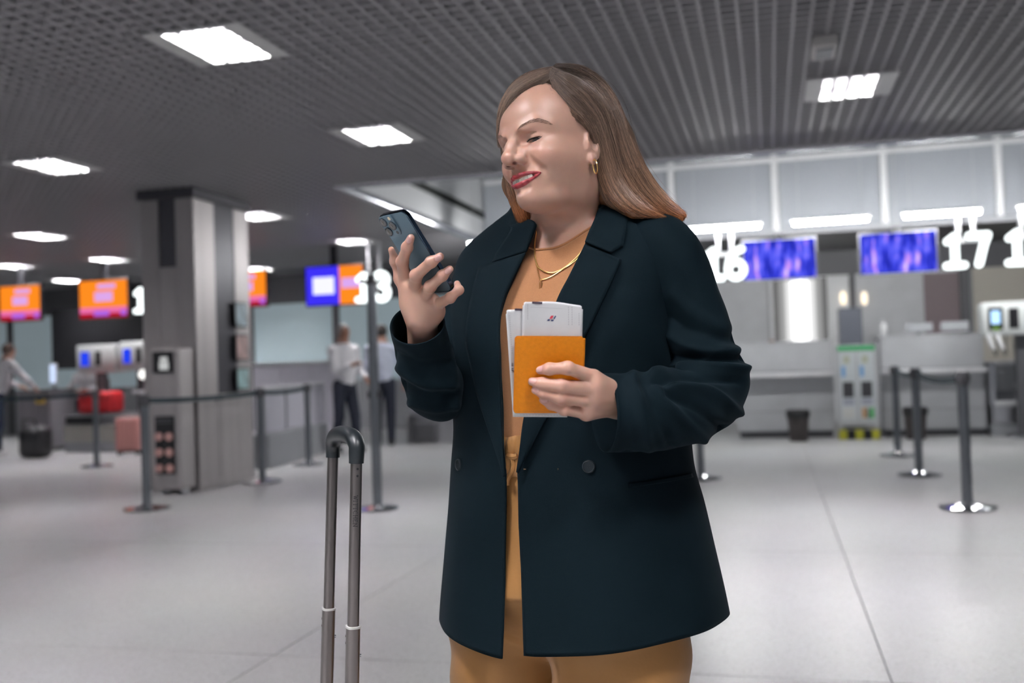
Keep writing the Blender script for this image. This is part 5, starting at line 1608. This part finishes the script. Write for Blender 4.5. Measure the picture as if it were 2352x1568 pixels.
def strands(name, guides, n, t_rng, r0, jit, lift, seg=22, s_end=(.86, 1.0), tint=(0, 1), power=1.0, D=DM):
    """guides: list of pixel curves from the parting outwards; strands fill the fan between them"""
    G = np.array([catmull(g, 60) for g in guides])
    Vs, Qs, Cs = [], [], []; k0 = 0
    tt = rng.uniform(t_rng[0], t_rng[1], n)**power*(len(guides)-1)
    for t in tt:
        i = min(int(t), len(guides)-2); f = t-i
        e = rng.uniform(*s_end); st = rng.uniform(0, .04)
        ss = np.linspace(st, e, seg)*59
        a = np.array([np.interp(ss, np.arange(60), G[i][:, c]) for c in (0, 1)]).T
        b = np.array([np.interp(ss, np.arange(60), G[i+1][:, c]) for c in (0, 1)]).T
        p = a*(1-f)+b*f
        u = np.linspace(0, 1, seg)
        wob = rng.normal(0, jit, 2)*np.sin(u*math.pi*rng.uniform(.6, 1.6)+rng.uniform(0, 3))[:, None]*(.3+u[:, None])
        p = p+wob
        d_ = hair_depth(p, D); d_ = np.convolve(np.pad(d_, 2, 'edge'), np.ones(5)/5, 'valid')
        lf = rng.uniform(*lift)
        P = np.stack([dep(x, y, dd-lf) for (x, y), dd in zip(p, d_)])
        T = np.gradient(P, axis=0); T /= np.linalg.norm(T, axis=1)[:, None]
        vw = (CAM-P); vw /= np.linalg.norm(vw, axis=1)[:, None]
        sd = np.cross(T, vw); sd /= np.linalg.norm(sd, axis=1)[:, None]; nn = np.cross(sd, T)
        r = r0*rng.uniform(.6, 1.3)*np.interp(u, [0, .1, .8, 1], [.7, 1, .9, .25])
        ring = [P+(sd*math.cos(a_)+nn*math.sin(a_))*r[:, None] for a_ in (0, 2.094, 4.189)]
        V_ = np.stack(ring, 1).reshape(-1, 3)
        q_ = [(i_*3+j, i_*3+(j+1) % 3, (i_+1)*3+(j+1) % 3, (i_+1)*3+j) for i_ in range(seg-1) for j in range(3)]
        Vs.append(V_); Qs.append(np.array(q_)+k0); k0 += len(V_)
        c = hair_col(tint[0]+(tint[1]-tint[0])*np.linspace(st, e, seg))*rng.choice([.45, .7, 1.0, 1.3, 1.9], p=[.22, .22, .26, .2, .1])*rng.uniform(.85, 1.15)
        Cs.append(np.repeat(c, 3, 0))
    o = pobj(name, np.concatenate(Vs), np.concatenate(Qs), M_HAIR, HAIR); set_color(o, np.concatenate(Cs)); o['kind'] = 'stuff'
    return o
NEAR = [[(1262, 175), (1273, 212), (1298, 244), (1322, 268), (1346, 292), (1360, 322), (1369, 376), (1384, 428), (1410, 468), (1452, 496), (1500, 507), (1540, 512)],
        [(1263, 167), (1288, 202), (1326, 238), (1362, 275), (1380, 325), (1394, 385), (1414, 435), (1446, 474), (1488, 497), (1532, 508), (1556, 522)],
        [(1266, 158), (1312, 185), (1356, 222), (1386, 268), (1406, 330), (1424, 390), (1450, 437), (1488, 473), (1526, 494), (1556, 504), (1560, 520)],
        [(1270, 151), (1328, 166), (1376, 198), (1410, 248), (1432, 315), (1455, 380), (1486, 430), (1518, 464), (1546, 486), (1568, 498), (1566, 506)],
        [(1276, 146), (1340, 152), (1392, 190), (1424, 240), (1446, 300), (1476, 370), (1510, 424), (1536, 455), (1557, 476), (1573, 492), (1572, 496)]]
strands('hair_strands', NEAR, 3600, (0, 1), .00042, 2.0, (-.002, .005))
strands('flyaway_hair', NEAR, 160, (0, 1), .00016, 9.0, (.0, .012), s_end=(.5, 1.0))
SWEEP = [[(1268, 178), (1248, 193), (1226, 208), (1202, 219), (1183, 230), (1169, 252), (1159, 278), (1153, 305), (1151, 335)],
         [(1266, 165), (1238, 175), (1208, 190), (1182, 206), (1162, 230), (1152, 255), (1147, 285), (1146, 315), (1148, 340)],
         [(1272, 152), (1238, 158), (1205, 170), (1176, 192), (1156, 222), (1147, 250), (1143, 285), (1143, 315), (1146, 340)]]
strands('front_hair_strands', SWEEP, 1300, (0, 1), .00040, 1.4, (-.001, .004), tint=(0, .35))
LOCK = [[(1150, 330), (1155, 370), (1160, 410), (1166, 445), (1178, 480), (1192, 512)], [(1152, 330), (1160, 370), (1168, 410), (1180, 445), (1194, 476), (1204, 508)],
        [(1156, 330), (1172, 370), (1190, 410), (1206, 445), (1218, 475), (1222, 505)]]
strands('far_side_hair_strands', LOCK, 700, (0, 1), .00045, 2.0, (-.001, .004), tint=(.35, .98))
UNDER = [[(1366, 326), (1368, 350), (1371, 388), (1376, 428), (1388, 462), (1420, 488), (1450, 497)], [(1372, 326), (1377, 352), (1385, 392), (1398, 432), (1420, 464), (1452, 488), (1480, 500)]]
strands('under_hair_strands', UNDER, 420, (0, 1), .00045, 2.0, (-.001, .004), tint=(.2, .75))
LOW = [g[len(g)//2:] for g in NEAR]
strands('lower_hair_strands', LOW, 1300, (0, 1), .00045, 2.5, (.0, .006), seg=14, tint=(.52, 1.0))
EDGE = [[(1254, 186), (1272, 204), (1296, 226), (1326, 252), (1350, 280)], [(1266, 212), (1284, 230), (1308, 252), (1334, 276), (1354, 304)],
        [(1288, 242), (1306, 256), (1328, 274), (1348, 294), (1362, 324)], [(1314, 266), (1328, 276), (1344, 290), (1356, 310), (1366, 338)], [(1326, 288), (1336, 290), (1348, 298), (1358, 314), (1368, 340)]]
strands('hairline_wisps', EDGE, 150, (0, 1), .00015, 2.2, (.0003, .0025), seg=14, s_end=(.7, 1.0), tint=(0.3, .55), D=DH)

# ================================================================ phone, passport, boarding passes
def placed(o, R, loc):
    o.matrix_world = Matrix.Translation(Vector(loc)) @ Matrix([list(r)+[0] for r in R.tolist()]+[[0, 0, 0, 1]]); return o
def rrect(w, h, r, n=6):
    P = []
    for cx, cy, a0 in ((w/2-r, h/2-r, 0), (-w/2+r, h/2-r, 90), (-w/2+r, -h/2+r, 180), (w/2-r, -h/2+r, 270)):
        for i in range(n+1):
            a = math.radians(a0+90*i/n); P.append((cx+r*math.cos(a), cy+r*math.sin(a)))
    return P
PHONE = empty('smartphone', (0, 0, 0), 0, 'blue smartphone with three camera lenses held in the raised hand', 'phone')
placed(PHONE, PH_R, PH_O)
M_PBLUE = mat('matte_blue_glass', (.085, .150, .195), .32, .25, noise=(20, .03))
M_PFRAME = mat('polished_blue_frame', (.050, .075, .110), .14, 1.0)
MB().prism(rrect(.0685, .1437, .0105), (0, 0, -.0006), (1, 0, 0), (0, 1, 0), .0006).obj('back_glass', M_PBLUE, PHONE, True, 40)
fr = MB()
outer = rrect(.0715, .1467, .012, 8); lay_ = [(-.0077, .985), (-.0071, 1.0), (-.0012, 1.0), (-.0004, .985)]
n = len(outer); V = [(x*s, y*s, z) for z, s in lay_ for x, y in outer]
Fs = [[k*n+i, k*n+(i+1) % n, (k+1)*n+(i+1) % n, (k+1)*n+i] for k in range(3) for i in range(n)]
Fs += [[3*n+i for i in range(n)]]
fr.add(V, Fs).obj('frame', M_PFRAME, PHONE, True, 30)
MB().prism(rrect(.0690, .1442, .0105), (0, 0, -.0079), (1, 0, 0), (0, 1, 0), .0006).obj('screen', mat('phone_screen', (.01, .01, .012), .08), PHONE)
cx, cy = -.0715/2+.0195, .1467/2-.0195
bump_o = MB(); bp_ = rrect(.0345, .0360, .0085)
bump_o.prism([(x+cx, y+cy) for x, y in bp_], (0, 0, 0), (1, 0, 0), (0, 1, 0), .0016)
cam_b = bump_o.obj('camera_block', mat('camera_block_glass', (.13, .20, .245), .18, .2), PHONE, True, 40)
M_RING = mat('lens_ring', (.10, .12, .14), .18, 1.0); M_LENS = mat('lens_glass', (.016, .015, .013), .05, coat=1.0)
for lx, ly in ((-.0082, .0085), (-.0082, -.0085), (.0085, .0)):
    MB().lathe([(.0074, .0016), (.0076, .0026), (.0074, .0034), (.0066, .0036), (.0064, .0030)], (cx+lx, cy+ly, 0), 28).obj('lens_ring', M_RING, cam_b, True, 30)
    MB().lathe([(.0065, .0030), (.0060, .0037), (.0030, .0039), (.0005, .0039)], (cx+lx, cy+ly, 0), 28).obj('lens', M_LENS, cam_b, True, 30)
    MB().lathe([(.0024, .00385), (.0020, .0041), (.0003, .0042)], (cx+lx, cy+ly, 0), 16).obj('lens_core', mat('lens_core', (.05, .045, .03), .05, coat=1.0), cam_b, True)
MB().lathe([(.0030, .0016), (.0028, .0020), (.0004, .0021)], (cx+.0095, cy+.0125, 0), 16).obj('flash', mat('flash_pale', (.70, .62, .45), .3), cam_b, True)
MB().lathe([(.0030, .0016), (.0028, .0019), (.0004, .0019)], (cx+.0095, cy-.0125, 0), 16).obj('sensor', mat('sensor_dark', (.03, .035, .04), .15), cam_b, True)
for y0, y1 in ((.012, .030), (-.004, .008)): MB().bx(.03560, .03625, y0, y1, -.0052, -.0030, .0002).obj('side_button', M_PFRAME, PHONE)

# passport holder
R_PA = np.c_[PA_X, PA_Y, PA_N]
PASS = empty('passport', (0, 0, 0), 0, 'orange leather passport cover held in front of the chest', 'passport')
placed(PASS, R_PA, PA_O)
PW = np.linalg.norm(qq((1339, 862), 0)-qq((1182, 862), 0)); PHt = np.linalg.norm(qq((1261, 774), 0)-qq((1261, 949), 0))
M_ORL = mat('orange_leather', (.64, .205, .004), .50, spec=.25, bump=(700, .35), noise=(180, .07))
M_PAGE = mat('passport_pages', (.55, .50, .42), .7)
ox = (proj([PA_O])[0, 0]-1260.5)
cov = rrect(PW, PHt, .0045, 5)
def cover(z0, th, nm):
    bm = bmesh.new()
    vs = [bm.verts.new((x, y, z0)) for x, y in cov]; f = bm.faces.new(vs)
    e = bmesh.ops.extrude_face_region(bm, geom=[f]); bmesh.ops.translate(bm, vec=(0, 0, th), verts=[v for v in e['geom'] if isinstance(v, bmesh.types.BMVert)])
    bmesh.ops.recalc_face_normals(bm, faces=bm.faces)
    bmesh.ops.bevel(bm, geom=[e_ for e_ in bm.edges if abs((e_.verts[0].co-e_.verts[1].co).z) < 1e-6], offset=.0006, segments=2, affect='EDGES')
    me = bpy.data.meshes.new(nm); bm.to_mesh(me); bm.free()
    return link_mesh(nm, me, M_ORL, PASS, True, 40)
cover(-.0018, .0018, 'front_cover'); cover(-.0076, .0018, 'back_cover')
sp = MB(); sp.tube([(PW/2-.0010, -PHt/2+.003, -.0038), (PW/2-.0010, PHt/2-.003, -.0038)], .0037, 12); sp.obj('spine', M_ORL, PASS, True)
MB().bx(-PW/2+.002, PW/2-.003, -PHt/2+.002, PHt/2-.003, -.0056, -.0020).obj('pages', M_PAGE, PASS)
def stitch(x0, y0, x1, y1, n):
    m = MB()
    for i in range(n):
        a, b = (i+.15)/n, (i+.75)/n
        m.box(((x0+(x1-x0)*(a+b)/2), (y0+(y1-y0)*(a+b)/2), .0001), (max(abs((x1-x0)*(b-a)), .0004), max(abs((y1-y0)*(b-a)), .0004), .0003))
    return m
stitch(-PW/2+.003, -PHt/2+.003, PW/2-.004, -PHt/2+.003, 34).obj('stitching', mat('orange_thread', (.30, .10, .01), .6), PASS)

M_PAPER = mat('boarding_card', (.70, .71, .72), .55, noise=(40, .03)); M_INK = mat('card_ink', (.05, .035, .06), .6); M_INKG = mat('grey_ink', (.52, .52, .54), .6)
def boarding_pass(corners, h, label, curl):
    """corners TL, TR, BR, BL in pixels on the plane h behind the cover"""
    TLc, TRc, BRc, BLc = [qq(c, h) for c in corners]
    o = (TLc+TRc+BRc+BLc)/4
    x = (TRc-TLc+BRc-BLc); x /= np.linalg.norm(x); y = (TLc-BLc+TRc-BRc); y -= x*(y@x); y /= np.linalg.norm(y); n_ = np.cross(x, y)
    t = empty('boarding_pass', (0, 0, 0), 0, label, 'boarding pass', 'boarding passes in the passport'); R_ = np.c_[x, y, n_]; placed(t, R_, o)
    loc = [(np.array(c)-o)@R_ for c in (TLc, TRc, BRc, BLc)]
    nx, ny = 24, 40; V = []
    cut = .004
    for j in range(ny+1):
        for i in range(nx+1):
            u, v = i/nx, j/ny
            p = (loc[3]*(1-u)+loc[2]*u)*(1-v)+(loc[0]*(1-u)+loc[1]*u)*v
            e = min(u, 1-u)
            p = p+np.array([0, -(.0012*math.cos(math.pi*u*2)) if v > .97 else 0, -curl*(v**3)*math.sin(math.pi*u)])
            if v > .97 and (u < .03 or u > .97): p = p+np.array([.0015*(1 if u < .5 else -1), -.0015, 0])
            V.append(p)
    Qs = [(j*(nx+1)+i, j*(nx+1)+i+1, (j+1)*(nx+1)+i+1, (j+1)*(nx+1)+i) for j in range(ny) for i in range(nx)]
    c = np_mesh('card', np.array(V), np.array(Qs), M_PAPER, t, True)
    md = c.modifiers.new('thickness', 'SOLIDIFY'); md.thickness = .0006; md.offset = -1
    Wd = loc[1][0]-loc[0][0]; Hh = loc[0][1]
    def surf(px, py, z=.0007): 
        u = (px-loc[0][0])/Wd; v = (py-loc[3][1])/(loc[0][1]-loc[3][1]); return (px, py, -curl*(max(v, 0)**3)*math.sin(math.pi*min(max(u, 0), 1))+z)
    def bar(px, py, w, hh, m, nm='print'):
        P = [surf(px-w/2, py-hh/2), surf(px+w/2, py-hh/2), surf(px+w/2, py+hh/2), surf(px-w/2, py+hh/2)]
        mesh_obj(nm, P, [(0, 1, 2, 3)], m, t)
    def poly(pts, m, nm='logo'):
        mesh_obj(nm, [surf(*p) for p in pts], [tuple(range(len(pts)))], m, t)
    return t, bar, poly, loc, R_, o
t, bar, poly, loc, R_, o = boarding_pass([(1161, 709), (1296, 716), (1303, 958), (1178, 957)], -.0135, 'white boarding pass farther left with its long edge beside the passport', .002)
def to2(px): 
    p = (qq(px, -.0135)-o)@R_; return p[0], p[1]
p = to2((1191, 711)); bar(p[0], p[1], .0105, .0030, M_INK)
for k in range(7):
    a = to2((1177, 832+k*3.6)); bar(a[0], a[1], .0030, .0013, M_INK if k % 3 else M_INKG)
a = to2((1179, 853)); bar(a[0], a[1], .0026, .0026, M_INK)
for k in range(18): a = to2((1170+k*.35, 725+k*5)); bar(a[0], a[1], .0016, .0010, M_INKG)
for k in range(14): a = to2((1196+k*7, 952+k*.1)); bar(a[0], a[1], .0014, .0006, M_INKG)
t, bar, poly, loc, R_, o = boarding_pass([(1201, 691), (1339, 700), (1334, 905), (1196, 900)], -.0105, 'white boarding pass with a small red and navy emblem standing up behind the passport', .003)
def to2(px): 
    p = (qq(px, -.0105)-o)@R_; return p[0], p[1]
p = to2((1234, 695.5)); bar(p[0], p[1], .0145, .0032, M_INK)
M_LR = mat('emblem_red', (.55, .02, .05), .5); M_LN = mat('emblem_navy', (.03, .05, .14), .5)
def P4(c, m): poly([to2(x) for x in c], m)
P4([(1262, 732), (1266, 725), (1272, 725), (1268, 732)], M_LR)
P4([(1271, 732), (1275, 725), (1278, 726), (1274, 733)], M_LN)
P4([(1256, 737), (1259, 733), (1264, 733.5), (1262, 737.5)], M_LN)
P4([(1265, 737.5), (1267, 734), (1273, 734), (1270, 738)], M_LN)
for k in range(9): a = to2((1212, 700+k*4)); bar(a[0], a[1], .0013, .0016, M_INKG)
for k in range(8):
    for c in range(2): a = to2((1306+c*8, 706+k*5.5)); bar(a[0], a[1], .0011, .0024, M_INKG)
for k in range(6): a = to2((1330, 720+k*5)); bar(a[0], a[1], .0012, .0022, M_INKG)
a = to2((1255, 707)); bar(a[0], a[1], .044, .0005, M_INKG)

# ================================================================ suitcase with raised handle
N0, N1 = dep(818.5, 1063, 1.60), dep(808.5, 1568, 1.60)
F0, F1 = dep(764.5, 1050, 1.735), dep(750.5, 1568, 1.735)
def down(a, b, z): return a+(b-a)*((z-a[2])/(b[2]-a[2]))
cn, cf = down(N0, N1, .60), down(F0, F1, .60)
mid = (cn+cf)/2; ax = cn-cf; ax[2] = 0; rz = math.atan2(ax[1], ax[0])
SC = empty('suitcase', (mid[0], mid[1], 0), rz, 'suitcase beside the woman with a tall grey double tube handle', 'suitcase')
MW = Matrix.Translation(Vector((mid[0], mid[1], 0))) @ Matrix.Rotation(rz, 4, 'Z'); MI = MW.inverted()
def loc_(p): return MI @ Vector(p)
M_ROD = mat('gunmetal_tube', (.21, .19, .185), .30, .9, noise=(30, .08, (1, 1, .02)))
M_GRIP = mat('soft_black_grip', (.010, .014, .017), .36, spec=.5)
M_COLL = mat('white_collar', (.62, .62, .60), .4)
M_SHELL = mat('navy_shell', (.02, .03, .05), .35)
def oval_tube(a, b, rx, ry, m, nm, n=28):
    a, b = loc_(a), loc_(b); d = (b-a).normalized()
    u = Vector((1, 0, 0)); u = (u-d*u.dot(d)).normalized(); w = d.cross(u)
    V = []; Fs = []
    for p in (a, b):
        for i in range(n):
            t_ = 2*math.pi*i/n; c, s = math.cos(t_), math.sin(t_)
            V.append(p+u*rx*math.copysign(abs(c)**.7, c)+w*ry*math.copysign(abs(s)**.7, s))
    Fs = [[i, (i+1) % n, n+(i+1) % n, n+i] for i in range(n)]+[list(range(n))[::-1], list(range(n, 2*n))]
    return mesh_obj(nm, V, Fs, m, SC, True, 40)
for A_, B_, yc, yb in ((N0, N1, 1438, 1505), (F0, F1, 1396, 1459)):
    dd = proj([A_])[0, 2]
    zc = down(A_, B_, dep(800 if A_ is N0 else 755, yc, dd)[2]); zb = down(A_, B_, .46)
    top = A_+(A_-B_)/np.linalg.norm(A_-B_)*.01
    oval_tube(top, zc-(A_-B_)*.0, .0092, .0088, M_ROD, 'upper_tube')
    oval_tube(zc, zb, .0114, .0108, M_ROD, 'lower_tube')
    u = (A_-B_)/np.linalg.norm(A_-B_)
    oval_tube(zc+u*.0012, zc-u*.0022, .0122, .0116, M_COLL, 'collar')
    bz = down(A_, B_, dep(800, yb, dd)[2]); s = bz+CR[:, 0]*.0105
    mb = MB(); mb.cyl(loc_(s), loc_(s+CR[:, 0]*.0035), .0028, .0024, 14); mb.obj('lock_pin', M_CHROME, SC, True, 40)
    for k in range(2):
        s = down(A_, B_, dep(800, yc+22+16*k, dd)[2])-CR[:, 0]*.0108
        mb = MB(); mb.cyl(loc_(s), loc_(s-CR[:, 0]*.001), .0022, n=12); mb.obj('rivet', M_ROD, SC, True, 40)
# grip
gp = [N0-(N0-N1)/np.linalg.norm(N0-N1)*.0, dep(819, 1040, 1.60), dep(819, 1022, 1.602), dep(811, 1005, 1.615), dep(798, 998, 1.64), dep(784, 996, 1.67), dep(772, 1000, 1.705), dep(766, 1012, 1.728), dep(765, 1030, 1.735), F0]
gc = catmull(gp, 60); rr = [.0120+.0018*math.sin(math.pi*i/59) for i in range(60)]
mb = MB(); mb.tube([loc_(p) for p in gc], rr, 22); GR = mb.obj('grip', M_GRIP, SC, True, 60)
mid_ = dep(783, 987, 1.66); mb = MB(); mb.cyl(loc_(mid_-CR[:, 1]*.006), loc_(mid_+CR[:, 1]*.0005), .0060, n=18); mb.obj('release_button', M_BLACK, SC, True, 40)
# dark screws and lettering on the near tube
u = (N1-N0)/np.linalg.norm(N1-N0)
fr_ = CAM-N0; fr_ = fr_-u*(fr_@u); fr_ /= np.linalg.norm(fr_); rt = np.cross(fr_, u)
if rt@CR[:, 0] < 0: rt = -rt
for yy in (1075, 1091):
    c = down(N0, N1, dep(818, yy, 1.6)[2])+fr_*.0090+rt*.0022
    mb = MB(); mb.cyl(loc_(c), loc_(c+fr_*.0008), .0019, n=12); mb.obj('screw', M_BLACK, SC, True, 40)
s0 = down(N0, N1, dep(816, 1136, 1.6)[2]); s1 = down(N0, N1, dep(815, 1208, 1.6)[2])
word = 'WITTCHEN'; adv = {'W': 1.15, 'I': .55, 'T': .98, 'C': 1.0, 'H': 1.0, 'E': .92, 'N': 1.0}
tot = sum(adv[c] for c in word); Lw = np.linalg.norm(s1-s0); hL = .0066; sc = Lw/(tot*hL); pos = 0
for ch in word:
    mb = MB()
    o_ = s0+u*(pos*hL*sc)+fr_*.0100-rt*hL*.5
    glyph(mb, ch, Vector(loc_(o_)), (MI.to_3x3() @ Vector(u*sc)), (MI.to_3x3() @ Vector(rt)), hL, hL*.055, .0003)
    mb.obj('letter', M_BLACK, SC); pos += adv[ch]
# body below the picture
MB().box((0, -.10, .275), (.42, .25, .44), bev=.05).obj('shell', M_SHELL, SC, True, 60)
for k in range(6): MB().bx(-.16+k*.058, -.13+k*.058, -.230, -.222, .10, .45).obj('rib', M_SHELL, SC)
for sx in (-1, 1):
    for sy in (-.0, -.2):
        MB().cyl((sx*.15-.013, sy, .03), (sx*.15+.013, sy, .03), .03, n=16).obj('wheel', M_BLACK, SC, True, 40)
        MB().bx(sx*.15-.018, sx*.15+.018, sy-.015, sy+.015, .03, .075, .004).obj('wheel_fork', M_BLACK, SC)
MB().bx(-.16, .16, -.03, .03, .46, .505, .01).obj('handle_housing', M_BLACK, SC)
